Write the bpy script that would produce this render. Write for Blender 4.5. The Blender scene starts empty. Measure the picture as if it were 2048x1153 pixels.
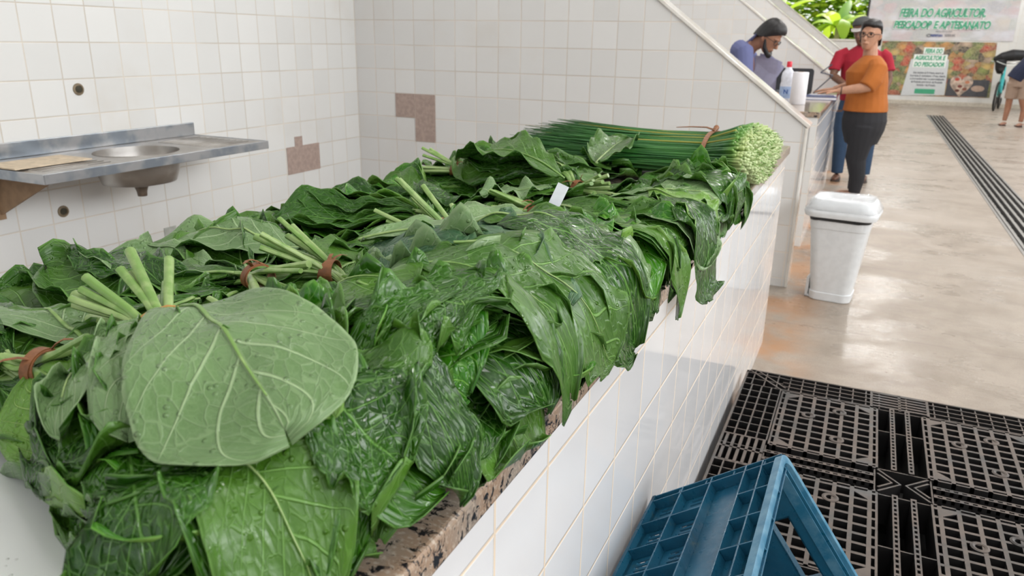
import bpy, math, random
import numpy as np
from mathutils import Vector, Matrix
R = math.radians
scene = bpy.context.scene
COL = scene.collection
# ---------------------------------------------------------------- camera
cam_d = bpy.data.cameras.new('camera'); cam = bpy.data.objects.new('camera', cam_d); COL.objects.link(cam)
RT = Vector((0.90757865, 0.41954962, 0.01670669)); UP = Vector((-0.14459566, 0.27494196, 0.95052565)); FW = Vector((-0.39419931, 0.8650925, -0.31019651))
CP = Vector((0.29667506, -0.56593306, 1.31592687))
cam.matrix_world = Matrix(((RT.x, UP.x, -FW.x, CP.x), (RT.y, UP.y, -FW.y, CP.y), (RT.z, UP.z, -FW.z, CP.z), (0, 0, 0, 1)))
cam_d.sensor_width = 36; cam_d.lens = 1515.125 * 36 / 2048; cam_d.clip_start = 0.02; cam_d.clip_end = 200
cam_d.dof.use_dof = True; cam_d.dof.focus_distance = 1.15; cam_d.dof.aperture_fstop = 9.0
scene.camera = cam
# ---------------------------------------------------------------- world, sun, lights, exposure
w = bpy.data.worlds.new('world'); scene.world = w; w.use_nodes = True
wn = w.node_tree; bg = wn.nodes['Background']
bg.inputs[0].default_value = (0.97, 0.985, 1.0, 1); bg.inputs[1].default_value = 1.15
sun_d = bpy.data.lights.new('sun', 'SUN'); sun_d.energy = 5.0; sun_d.angle = R(3); sun_d.color = (1, .96, .88)
sun = bpy.data.objects.new('sun', sun_d); COL.objects.link(sun); sun.rotation_euler = (R(-38), R(8), 0)
def area(name, loc, sx, sy, power, rot=(0, 0, 0), color=(1, 1, 1)):
    d = bpy.data.lights.new(name, 'AREA'); d.shape = 'RECTANGLE'; d.size = sx; d.size_y = sy; d.energy = power; d.color = color
    o = bpy.data.objects.new(name, d); COL.objects.link(o); o.location = loc; o.rotation_euler = rot; return o
for x, y, p in ((-1.6, .2, 4), (.9, .3, 22), (-1.4, 2.4, 4), (1.0, 2.6, 18), (.9, 5.4, 30), (-1.2, 6.2, 18), (.9, 8.6, 34), (2.6, 7.0, 20), (.9, 12.0, 40), (-1.2, 11.0, 18), (.9, 15.5, 44), (.9, 18.6, 44), (3.2, 16.5, 30)):
    area('added_fill_light', (x, y, 3.86), .25, 1.25, p, color=(1, .985, .96))  # unseen overhead lights, added to brighten the hall and give the leaves glints
for y, p in ((.5, 135), (5.5, 105), (11., 85), (17., 85)): area('clerestory_light', (5.15, y, 3.15), 1.3, 4.6, p, rot=(0, R(78), 0), color=(.97, .99, 1))
scene.view_settings.view_transform = 'Standard'; scene.view_settings.look = 'None'
scene.view_settings.gamma = 1; scene.view_settings.exposure = 0.18; scene.view_settings.use_curve_mapping = False
# ---------------------------------------------------------------- materials
class NT:
    """small helper to write node trees as expressions"""
    def __init__(s, name):
        s.m = bpy.data.materials.new(name); s.m.use_nodes = True; s.t = s.m.node_tree; s.n = s.t.nodes; s.l = s.t.links
        s.b = s.n['Principled BSDF']; s.out = s.n['Material Output']
    def put(s, sock, v):
        if isinstance(v, bpy.types.NodeSocket): s.l.new(v, sock)
        elif isinstance(v, (tuple, list)) and len(v) == 3 and sock.type == 'RGBA': sock.default_value = (*v, 1)
        else: sock.default_value = v
    def M(s, op, a, b=None, c=None):
        n = s.n.new('ShaderNodeMath'); n.operation = op
        s.put(n.inputs[0], a)
        if b is not None: s.put(n.inputs[1], b)
        if c is not None: s.put(n.inputs[2], c)
        return n.outputs[0]
    def ramp(s, v, lo, hi, a=0., b=1., smooth=True):
        n = s.n.new('ShaderNodeMapRange'); n.interpolation_type = 'SMOOTHSTEP' if smooth else 'LINEAR'
        for i, x in enumerate((v, lo, hi, a, b)): s.put(n.inputs[i], x)
        return n.outputs[0]
    def mix(s, f, a, b, mode='MIX'):
        n = s.n.new('ShaderNodeMix'); n.data_type = 'RGBA'; n.blend_type = mode
        s.put(n.inputs[0], f); s.put(n.inputs[6], a); s.put(n.inputs[7], b); return n.outputs[2]
    def noise(s, vec, scale, detail=2., rough=.5, dist=0.):
        n = s.n.new('ShaderNodeTexNoise')
        if vec is not None: s.l.new(vec, n.inputs['Vector'])
        n.inputs['Scale'].default_value = scale; n.inputs['Detail'].default_value = detail
        n.inputs['Roughness'].default_value = rough; n.inputs['Distortion'].default_value = dist
        return n.outputs[0]
    def vor(s, vec, scale, feature='F1', out=0, rnd=1.):
        n = s.n.new('ShaderNodeTexVoronoi'); n.feature = feature
        if vec is not None: s.l.new(vec, n.inputs['Vector'])
        n.inputs['Scale'].default_value = scale; n.inputs['Randomness'].default_value = rnd
        return n.outputs[out]
    def pos(s): return s.n.new('ShaderNodeNewGeometry').outputs['Position']
    def obj(s): return s.n.new('ShaderNodeTexCoord').outputs['Object']
    def uv(s): return s.n.new('ShaderNodeTexCoord').outputs['UV']
    def sep(s, v):
        n = s.n.new('ShaderNodeSeparateXYZ'); s.l.new(v, n.inputs[0]); return n.outputs
    def comb(s, x, y, z=0.):
        n = s.n.new('ShaderNodeCombineXYZ')
        for i, q in enumerate((x, y, z)): s.put(n.inputs[i], q)
        return n.outputs[0]
    def scale(s, v, sc):
        n = s.n.new('ShaderNodeMapping'); s.l.new(v, n.inputs[0]); n.inputs['Scale'].default_value = sc; return n.outputs[0]
    def bump(s, h, dist=.002, strength=1.):
        n = s.n.new('ShaderNodeBump'); s.put(n.inputs['Height'], h); n.inputs['Distance'].default_value = dist; n.inputs['Strength'].default_value = strength
        s.l.new(n.outputs[0], s.b.inputs['Normal']); return n
    def rnd(s): return s.n.new('ShaderNodeObjectInfo').outputs['Random']
    def set(s, color=None, rough=None, metal=None, spec=None, **k):
        if color is not None: s.put(s.b.inputs['Base Color'], color)
        if rough is not None: s.put(s.b.inputs['Roughness'], rough)
        if metal is not None: s.put(s.b.inputs['Metallic'], metal)
        if spec is not None: s.put(s.b.inputs['Specular IOR Level'], spec)
        for a, b in k.items(): s.put(s.b.inputs[a.replace('_', ' ')], b)
        return s
def simple(name, color, rough=.5, metal=0., var=.06, nscale=30., bump=0., **k):
    t = NT(name); c = tuple(color)
    n = t.noise(t.obj(), nscale, 3.)
    lo = tuple(x * (1 - var * 2) for x in c); hi = tuple(min(1, x * (1 + var * 2)) for x in c)
    t.set(t.mix(t.ramp(n, .3, .7), lo, hi), rough, metal, **k)
    if bump: t.bump(n, bump)
    return t.m
def tile_mat(name, ax, offa, pa, offb, pb, tile=(.78, .78, .77), grout=(.62, .56, .48), gw=.0035, rough=.16, stain=0.25, bump=.0015):
    """glazed wall tiles; ax is the horizontal world axis, offsets and pitches are metres"""
    t = NT(name); X, Y, Z = t.sep(t.pos()); a = (X, Y, Z)[ax]
    qa = t.M('DIVIDE', t.M('SUBTRACT', a, offa), pa); qb = t.M('DIVIDE', t.M('SUBTRACT', Z, offb), pb)
    def d(q, p):
        f = t.M('FRACT', q); return t.M('MULTIPLY', t.M('MINIMUM', f, t.M('SUBTRACT', 1., f)), p)
    dist = t.M('MINIMUM', d(qa, pa), d(qb, pb))
    g = t.ramp(dist, gw * .35, gw * .75, 1., 0.)
    wn_ = t.n.new('ShaderNodeTexWhiteNoise'); wn_.noise_dimensions = '2D'
    t.l.new(t.comb(t.M('FLOOR', qa), t.M('FLOOR', qb)), wn_.inputs['Vector'])
    v = t.ramp(wn_.outputs[0], 0., 1., .955, 1.03, False)
    base = t.mix(1., tile, t.comb(v, v, v), 'MULTIPLY')
    st = t.ramp(t.noise(t.pos(), 1.7, 4., .6), .52, .8, 0., stain)
    base = t.mix(st, base, (.62, .53, .42))
    gc = t.mix(t.ramp(t.noise(t.pos(), 2.5, 3.), .35, .65), grout, tuple(min(1, x * 1.12 + .06) for x in grout))
    t.set(t.mix(g, base, gc), t.ramp(g, 0., 1., rough, .8), spec=.5)
    wob = t.M('MULTIPLY', t.noise(t.pos(), 5., 1.), .25)
    t.bump(t.M('ADD', t.ramp(dist, 0., gw, 0., 1.), wob), bump, .6)
    return t.m
# ---------------------------------------------------------------- mesh helpers
def empty(name, loc=(0, 0, 0), rot=(0, 0, 0)):
    o = bpy.data.objects.new(name, None); o.empty_display_size = .1; COL.objects.link(o); o.location = loc; o.rotation_euler = rot; return o
def tag(o, label=None, cat=None, group=None, kind=None):
    if label: o['label'] = label
    if cat: o['category'] = cat
    if group: o['group'] = group
    if kind: o['kind'] = kind
    return o
class MB:
    def __init__(s): s.v = []; s.f = []; s.mi = []; s.cur = 0
    def add(s, vs, fs):
        o = len(s.v); s.v += [tuple(p) for p in vs]; s.f += [tuple(i + o for i in f) for f in fs]; s.mi += [s.cur] * len(fs); return s
    def box(s, lo, hi, M=None):
        x0, y0, z0 = lo; x1, y1, z1 = hi
        vs = [(x0, y0, z0), (x1, y0, z0), (x1, y1, z0), (x0, y1, z0), (x0, y0, z1), (x1, y0, z1), (x1, y1, z1), (x0, y1, z1)]
        if M is not None: vs = [M @ Vector(p) for p in vs]
        return s.add(vs, [(0, 3, 2, 1), (4, 5, 6, 7), (0, 1, 5, 4), (1, 2, 6, 5), (2, 3, 7, 6), (3, 0, 4, 7)])
    def prism(s, poly, axis, a, b, M=None):
        """poly is a list of 2-D points (counter-clockwise), extruded along axis from a to b"""
        def P(p, t): return (t, p[0], p[1]) if axis == 0 else ((p[0], t, p[1]) if axis == 1 else (p[0], p[1], t))
        n = len(poly); vs = [P(p, a) for p in poly] + [P(p, b) for p in poly]
        if M is not None: vs = [M @ Vector(p) for p in vs]
        return s.add(vs, [tuple(range(n))[::-1], tuple(range(n, 2 * n))] + [(i, (i + 1) % n, n + (i + 1) % n, n + i) for i in range(n)])
    def loft(s, rings, caps=True, closed=True):
        """rings: list of equally long point lists"""
        n = len(rings[0]); vs = [p for r in rings for p in r]; fs = []
        for i in range(len(rings) - 1):
            for j in range(n if closed else n - 1):
                k = (j + 1) % n; fs.append((i * n + j, i * n + k, (i + 1) * n + k, (i + 1) * n + j))
        if caps and closed: fs += [tuple(range(n))[::-1], tuple(range((len(rings) - 1) * n, len(rings) * n))]
        return s.add(vs, fs)
    def tube(s, pts, rad, n=8, caps=True, flat=1., up0=None):
        pts = [Vector(p) for p in pts]; rs = rad if hasattr(rad, '__len__') else [rad] * len(pts); rings = []; up = Vector(up0) if up0 else None
        for i, p in enumerate(pts):
            t = (pts[min(i + 1, len(pts) - 1)] - pts[max(i - 1, 0)]).normalized()
            if up is None: up = Vector((0, 0, 1)) if abs(t.z) < .9 else Vector((1, 0, 0))
            x = t.cross(up)
            if x.length < 1e-6: x = t.orthogonal()
            x.normalize(); up = x.cross(t).normalized()
            rings.append([p + (x * math.cos(a) + up * math.sin(a) * flat) * rs[i] for a in (2 * math.pi * k / n for k in range(n))])
        return s.loft(rings, caps)
    def lathe(s, prof, n=24, c=(0, 0, 0), M=None):
        rings = [[Vector((c[0] + r * math.cos(a), c[1] + r * math.sin(a), c[2] + z)) for a in (2 * math.pi * k / n for k in range(n))] for r, z in prof]
        if M is not None: rings = [[M @ p for p in r] for r in rings]
        return s.loft(rings)
    def build(s, name, mats, parent=None, smooth=False, bevel=0., loc=None, seg=2, autos=None):
        me = bpy.data.meshes.new(name); me.from_pydata([tuple(p) for p in s.v], [], s.f); me.update()
        for m in (mats if isinstance(mats, (list, tuple)) else [mats]): me.materials.append(m)
        if any(s.mi): me.polygons.foreach_set('material_index', s.mi)
        if smooth: me.polygons.foreach_set('use_smooth', [True] * len(me.polygons))
        if autos is not None: me.set_sharp_from_angle(angle=R(autos))
        o = bpy.data.objects.new(name, me); COL.objects.link(o)
        if parent: o.parent = parent
        if loc: o.location = loc
        if bevel:
            b = o.modifiers.new('bevel', 'BEVEL'); b.width = bevel; b.segments = seg; b.limit_method = 'ANGLE'; b.angle_limit = R(40)
        return o
def struct(o, label=None): o['kind'] = 'structure'; return tag(o, label)
def rrect(w, d, r, n=6, cx=0., cy=0.):
    pts = []
    for sx, sy, a0 in ((1, 1, 0), (-1, 1, 90), (-1, -1, 180), (1, -1, 270)):
        for k in range(n + 1):
            a = R(a0 + 90 * k / n); pts.append((cx + sx * (w / 2 - r) + r * math.cos(a), cy + sy * (d / 2 - r) + r * math.sin(a)))
    return pts
def plate_hole(mb, x0, x1, y0, y1, cx, cy, rx, ry, z, t, n=48):
    """flat plate with an elliptic hole"""
    out = []; inn = []
    for k in range(n):
        a = 2 * math.pi * k / n; c, s_ = math.cos(a), math.sin(a)
        inn.append((cx + rx * c, cy + ry * s_))
        tx = ((x1 - cx) / c if c > 1e-9 else ((x0 - cx) / c if c < -1e-9 else 1e9)); ty = ((y1 - cy) / s_ if s_ > 1e-9 else ((y0 - cy) / s_ if s_ < -1e-9 else 1e9))
        q = min(tx, ty); out.append([cx + q * c, cy + q * s_])
    for X in (x0, x1):
        for Y in (y0, y1):
            k = min(range(n), key=lambda i: (out[i][0] - X) ** 2 + (out[i][1] - Y) ** 2); out[k] = [X, Y]
    vs = [(*p, z) for p in out] + [(*p, z) for p in inn] + [(*p, z - t) for p in out] + [(*p, z - t) for p in inn]
    fs = []
    for k in range(n):
        j = (k + 1) % n
        fs += [(k, j, n + j, n + k), (2 * n + k, 3 * n + k, 3 * n + j, 2 * n + j), (k, 2 * n + k, 2 * n + j, j), (n + k, n + j, 3 * n + j, 3 * n + k)]
    mb.add(vs, fs)
# ---------------------------------------------------------------- the setting
W = -2.9; D1 = 3.85; BAY = 4.75; ENDY = 21.0
GR = (.66, .57, .46)
M_left = tile_mat('tiles_left_wall', 1, 1.558, .1524, 1.431, .1533, grout=(.60, .55, .48), gw=.0048)
M_part = tile_mat('tiles_partition', 0, -1.5345, .1518, 1.432, .1537, tile=(.74, .73, .72), grout=(.62, .56, .50), gw=.005)
M_face = tile_mat('tiles_counter_face', 1, .0519, .15, .8169, .15, tile=(.80, .80, .82), grout=(.72, .60, .47), gw=.0042, rough=.07, stain=.12)
M_cend = tile_mat('tiles_counter_end', 0, .0, .15, .8169, .15, grout=(.72, .62, .52), gw=.004)
M_end = tile_mat('tiles_end_wall', 0, 0., .15, .1, .15, tile=(.70, .69, .66), grout=(.62, .57, .5), gw=.004)
def stone_mat():
    t = NT('granite'); p = t.pos()
    sp = t.scale(p, (1.35, 1.9, 1.35))
    a = t.noise(sp, 46., 6., .68, .8); b = t.noise(p, 18., 3., .6, .3); c = t.noise(sp, 120., 3., .6)
    col = t.mix(t.ramp(b, .35, .65), (.36, .25, .175), (.33, .28, .235))
    col = t.mix(t.ramp(c, .50, .66), col, (.50, .41, .33))
    col = t.mix(t.ramp(a, .53, .58), col, (.022, .020, .022))
    t.set(col, .13, spec=.55); return t.m
M_granite = stone_mat()
def marble():
    t = NT('pale_coping'); t.set(t.mix(t.ramp(t.noise(t.pos(), 6., 4.), .35, .7), (.70, .66, .60), (.82, .80, .77)), .10, spec=.6); return t.m
M_coping = marble()
def floor_mat():
    t = NT('worn_concrete_floor'); p = t.pos(); X, Y, Z = t.sep(p)
    big = t.noise(p, .9, 5., .6, .4); mid = t.noise(p, 5., 5., .65, .5); fine = t.noise(p, 160., 2., .7)
    col = t.mix(t.ramp(mid, .3, .72), (.265, .215, .17), (.37, .31, .255))
    col = t.mix(t.ramp(big, .42, .66, 0., .55), col, (.43, .375, .32))
    col = t.mix(t.ramp(fine, .42, .74, 0., .5), col, (.20, .155, .12))
    # red earth staining beside the foot of the stalls
    dx = t.M('ABSOLUTE', t.M('SUBTRACT', X, .0)); near = t.ramp(dx, .03, .30, 1., 0.)
    blot = t.M('MULTIPLY', near, t.ramp(t.noise(p, 2.2, 4., .6), .40, .62))
    col = t.mix(t.M('MULTIPLY', blot, .75), col, (.42, .20, .08))
    # dark scuffs
    sc = t.ramp(t.vor(t.scale(p, (1., 2.2, 1.)), 5.5), .0, .045, 1., 0.); sc = t.M('MULTIPLY', sc, t.ramp(t.noise(p, 3., 1.), .5, .6))
    col = t.mix(t.M('MULTIPLY', sc, .6), col, (.12, .09, .07))
    # saw-cut joints every 1.3 m
    f = t.M('FRACT', t.M('DIVIDE', t.M('SUBTRACT', Y, 3.235), 1.295)); d = t.M('MULTIPLY', t.M('MINIMUM', f, t.M('SUBTRACT', 1., f)), 1.295)
    j = t.ramp(d, .0012, .0035, .75, 0.)
    col = t.mix(j, col, (.16, .12, .10))
    wet = t.ramp(t.noise(t.scale(p, (1., 1.8, 1.)), 1.1, 4., .65, .4), .42, .60)
    rough = t.ramp(wet, 0., 1., .44, .23); rough = t.M('ADD', rough, t.M('MULTIPLY', t.ramp(mid, .3, .7), .06))
    t.set(col, rough, spec=.5)
    t.bump(t.M('ADD', t.M('MULTIPLY', t.noise(t.scale(p, (1., 2.5, 1.)), 14., 4., .6), 1.), t.M('MULTIPLY', fine, .25)), .0035, .55)
    return t.m
M_floor = floor_mat()
DRX0, DRX1 = 1.37, 1.71
fm = MB(); fm.box((-3.1, -3, -.2), (1.39, ENDY + .2, 0)); fm.box((1.69, -3, -.2), (8, ENDY + .2, 0)); fm.box((1.39, 17.65, -.2), (1.69, ENDY + .2, 0)); fm.box((1.39, -3, -.2), (1.69, 2.0, 0))
fm.box((1.39, 2.0, -.2), (1.69, 17.65, -.12))
struct(fm.build('floor', M_floor), 'worn beige concrete floor with red earth stains')
m = MB(); m.box((W - .15, -3, 0), (W, ENDY, 4.0)); struct(m.build('wall_left', M_left), 'white tiled wall behind the steel sink')
# missing tiles: shallow cement-coloured beds
M_bed = simple('bare_tile_bed', (.42, .32, .28), .9, var=.05, nscale=40, bump=.002)
M_greybed = simple('grey_tile_patch', (.45, .46, .42), .8)
def divider(i, y, tall=2.33):
    xt = -(tall - .9) / .75
    poly = [(0, 0), (0, .9), (xt, tall), (W, tall), (W, 0)][::-1]
    m = MB(); m.prism(poly, 1, y, y + .13); o = struct(m.build('wall_divider', M_part), 'white tiled stall divider with a slanting top edge')
    c = MB(); n = Vector((.6, 0, .8)) * .022
    a = Vector((.012, 0, .895)); b = Vector((xt, 0, tall))
    ps = [a, a + n, b + n + Vector((-.008, 0, 0)), b]
    c.prism([(p.x, p.z) for p in ps], 1, y - .012, y + .142)
    c.box((W, y - .012, tall), (xt, y + .142, tall + .022)); c.box((-.002, y - .012, 0), (.014, y + .142, .897))
    co = struct(c.build('trim_%d' % (i + 1), M_coping, bevel=.004), 'pale stone coping on a slanting stall divider')
for i in range(4): divider(i, D1 + BAY * i)
# end wall with a window opening at its left and two banners
m = MB(); m.box((W, ENDY, 0), (-.10, ENDY + .2, 1.46)); m.box((W, ENDY, 3.3), (-.10, ENDY + .2, 4)); m.box((-.10, ENDY, 0), (8, ENDY + .2, 4)); m.box((W - .15, ENDY, 0), (W + .05, ENDY + .2, 4))
struct(m.build('wall_end', M_end), 'pale tiled end wall behind the banners')
m = MB(); m.box((W, ENDY - .03, 1.46), (-.08, ENDY + .23, 1.50)); struct(m.build('window_1', M_coping), 'open window with a pale stone sill above greenery')
m = MB(); m.box((-.10, ENDY - .02, 1.5), (-.06, ENDY + .02, 3.3)); struct(m.build('trim_5', simple('black_frame', (.02, .02, .02), .5)))
m = MB(); m.box((-.05, ENDY - .014, 0), (8, ENDY - .001, .09)); struct(m.build('baseboard_end', simple('skirting', (.55, .50, .42), .4)))
m = MB(); m.box((W - .15, -3, 4.0), (5.2, ENDY + .2, 4.1)); struct(m.build('ceiling', simple('white_ceiling', (.78, .78, .76), .8)))
m = MB(); m.box((5.2, -3, 0), (5.35, ENDY, 2.35)); struct(m.build('wall_right', M_left), 'pale tiled wall across the aisle with an open strip above')
m = MB(); m.box((W - .15, -3.15, 0), (5.35, -3, 1.9)); struct(m.build('light_block_rear', M_end), 'added pale tiled wall behind the viewpoint, unseen, cutting fill light')  # unseen wall added to cut fill light, kept low so sky light enters above
# ---------------------------------------------------------------- stall counters
def counter(y0, y1, label, xb=-.82):
    r = empty('market_counter', (0, y0, 0)); tag(r, label, 'counter')
    m = MB(); m.box((xb + .12, 0, 0), (0, y1 - y0, .872)); m.f = [f for f in m.f]
    o = m.build('base', [M_face, M_cend], r)
    for p in o.data.polygons:
        if abs(p.normal.y) > .5: p.material_index = 1
    m = MB(); m.box((xb, -.012, .872), (.012, y1 - y0 + .012, .907)); s = m.build('worktop', M_granite, r, bevel=.005, seg=3); s['label'] = 'speckled brown and black granite slab'
    m = MB(); m.box((-.0005, 0, .864), (.0025, y1 - y0, .8718)); j = m.build('mortar_joint', simple('tan_mortar', (.62, .43, .26), .8), r)
    return r
counter(-1.6, 2.91, 'white tiled counter with granite top carrying the heap of greens')
counter(4.87, 7.66, 'white tiled counter beyond the slanting divider, woman leaning on it')
# floor drain channel
dr = empty('floor_drain', (1.54, 2.0, 0)); tag(dr, 'long black slotted drain channel set in the floor', 'drain')
M_galv = simple('dull_steel', (.30, .29, .28), .38, .8, nscale=60); M_blackslot = simple('black_grate', (.018, .018, .018), .45)
m = MB()
for x in (-.162, .142): m.box((x, 0, -.1), (x + .02, 15.65, .003))
m.build('frame', M_galv, dr)
m = MB(); m.box((-.142, 0, -.1), (.142, 15.65, -.06)); m.build('channel', M_blackslot, dr)
for k in range(5):
    m = MB(); x = -.142 + .012 + k * .058; m.box((x, 0, -.035), (x + .022, 15.65, -.002)); o = m.build('grate_bar', M_galv, dr)
m = MB()
for k in range(52): m.box((-.142, k * .3, -.05), (.142, k * .3 + .012, -.036))
m.build('cross_bars', M_blackslot, dr)
# ---------------------------------------------------------------- bare patches and holes on the left wall
def patch(name, lo, hi, mat, label): m = MB(); m.box(lo, hi); return tag(m.build(name, mat), label, 'wall patch')
patch('tile_gap', (W - .002, 3.09, .505), (W + .003, 3.40, .672), M_bed, 'brown bare patch of missing tiles on the left wall beyond the sink')
patch('tile_gap', (W - .002, 3.17, .672), (W + .003, 3.24, .73), M_bed, 'small brown notch above the bare patch on the left wall')
r = empty('tile_gap', (0, D1, 0)); tag(r, 'brown L-shaped bare patch on the tiled divider beside the corner', 'wall patch')
m = MB(); m.prism([(-2.597, .818), (-2.445, .818), (-2.445, .665), (-2.293, .665), (-2.293, .971), (-2.597, .971)], 1, -.004, .002); m.build('bare_bed', M_bed, r)
m = MB(); m.box((-2.447, -.005, .82), (-2.443, -.003, .968)); m.build('joint_line', simple('pale_mortar', (.5, .4, .35), .9), r)
patch('tile_gap', (W - .002, 2.13, .30), (W + .003, 2.205, .372), M_greybed, 'small grey patch low on the left wall below the sink')
def hole(y, z, label, rr=.021):
    r = empty('wall_hole', (W, y, z)); tag(r, label, 'wall hole')
    Mx = Matrix.Rotation(R(90), 4, 'Y')
    m = MB(); m.lathe([(rr * 1.25, -.001), (rr * 1.25, .003), (rr * .85, .006), (rr * .85, .001)], 20, M=Mx); m.build('collar', simple('rusty_ring', (.22, .17, .11), .7), r, smooth=True, autos=40)
    m = MB(); m.lathe([(rr * .7, .0), (rr * .7, .004), (rr * .3, .007), (.0005, .008)], 16, M=Mx); m.build('plug', simple('dark_pipe_mouth', (.05, .045, .03), .8), r)
hole(1.775, 1.08, 'round dark pipe hole in the tiles above the sink')
hole(1.61, .56, 'round dark pipe hole in the tiles below the sink')
# rust runs below holes and along one tile joint
M_rust = simple('rust_run', (.62, .52, .36), .5, var=.08, nscale=12)
# ---------------------------------------------------------------- steel sink
sk = empty('steel_sink', (W, 1.22, 0)); tag(sk, 'long stainless steel sink top bracketed to the left tiled wall', 'sink')
t = NT('brushed_steel'); pp = t.pos(); n1 = t.noise(t.scale(pp, (40., 3., 40.)), 8., 3.)
t.set(t.mix(t.ramp(t.noise(pp, 7., 4.), .35, .7), (.36, .33, .30), (.50, .48, .46)), t.ramp(n1, .3, .7, .30, .42), .85); t.bump(n1, .0004, .5); M_steel = t.m
t = NT('blue_grey_steel'); pp = t.pos(); t.set(t.mix(t.ramp(t.noise(pp, 9., 3.), .4, .62), (.27, .31, .36), (.46, .47, .49)), .3, .8); M_steelb = t.m
BX, BY = .26, .60
m = MB(); plate_hole(m, 0, .5, 0, 1.17, BX, BY, .165, .185, .82, .003); m.build('drainboard', M_steel, sk)
for y0, y1 in ((.05, .34), (.86, 1.12)):
    m = MB()
    for k in range(9): m.tube([(.10 + k * .04, y0, .8205), (.10 + k * .04, y1, .8205)], .0022, 6)
    m.tube([(.10, y0, .8197), (.42, y0, .8197)], .0022, 6); m.build('ridges', M_steel, sk, smooth=True)
m = MB(); m.box((.497, 0, .785), (.503, 1.17, .824)); m.box((.0, -.003, .785), (.5, .002, .823)); m.box((0, 1.168, .785), (.5, 1.173, .823)); m.build('rim', M_steelb, sk, bevel=.002)
m = MB(); m.box((.001, 0, .82), (.012, 1.17, .885)); m.build('backsplash', M_steelb, sk, bevel=.003)
m = MB(); prof = [(1, .822), (.985, .80), (.95, .74), (.85, .69), (.5, .678), (.12, .675)]
ring = lambda s_, z, e=0.: [(BX + (.165 * s_ + e) * math.cos(a), BY + (.185 * s_ + e) * math.sin(a), z - e) for a in (2 * math.pi * k / 40 for k in range(40))]
m.loft([ring(s_, z) for s_, z in prof] + [ring(s_, z, .003) for s_, z in prof[::-1]], caps=False); m.build('bowl', M_steel, sk, smooth=True)
m = MB(); m.lathe([(.03, .677), (.03, .665), (.022, .64), (.02, .62)], 20, (BX, BY, 0)); m.build('waste_outlet', simple('brown_waste', (.16, .12, .09), .5), sk, smooth=True)
M_brk = simple('rusty_bracket', (.30, .19, .11), .7)
for y in (.10, .99):
    m = MB(); m.box((.01, y, .79), (.46, y + .03, .816)); m.box((.0, y, .58 if y < .5 else .70), (.02, y + .03, .80))
    m.prism([(.02, .60 if y < .5 else .71), (.42, .79), (.02, .79)], 1, y + .01, y + .02)
    m.build('bracket', M_brk, sk)
pb = MB(); pb.box((.14, -.02, .826), (.34, .30, .831)); o = pb.build('paper_sheet', simple('beige_card', (.66, .54, .40), .9), loc=(W, 1.24, 0)); tag(o, 'beige sheet of card lying on the left end of the steel sink', 'card')
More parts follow.
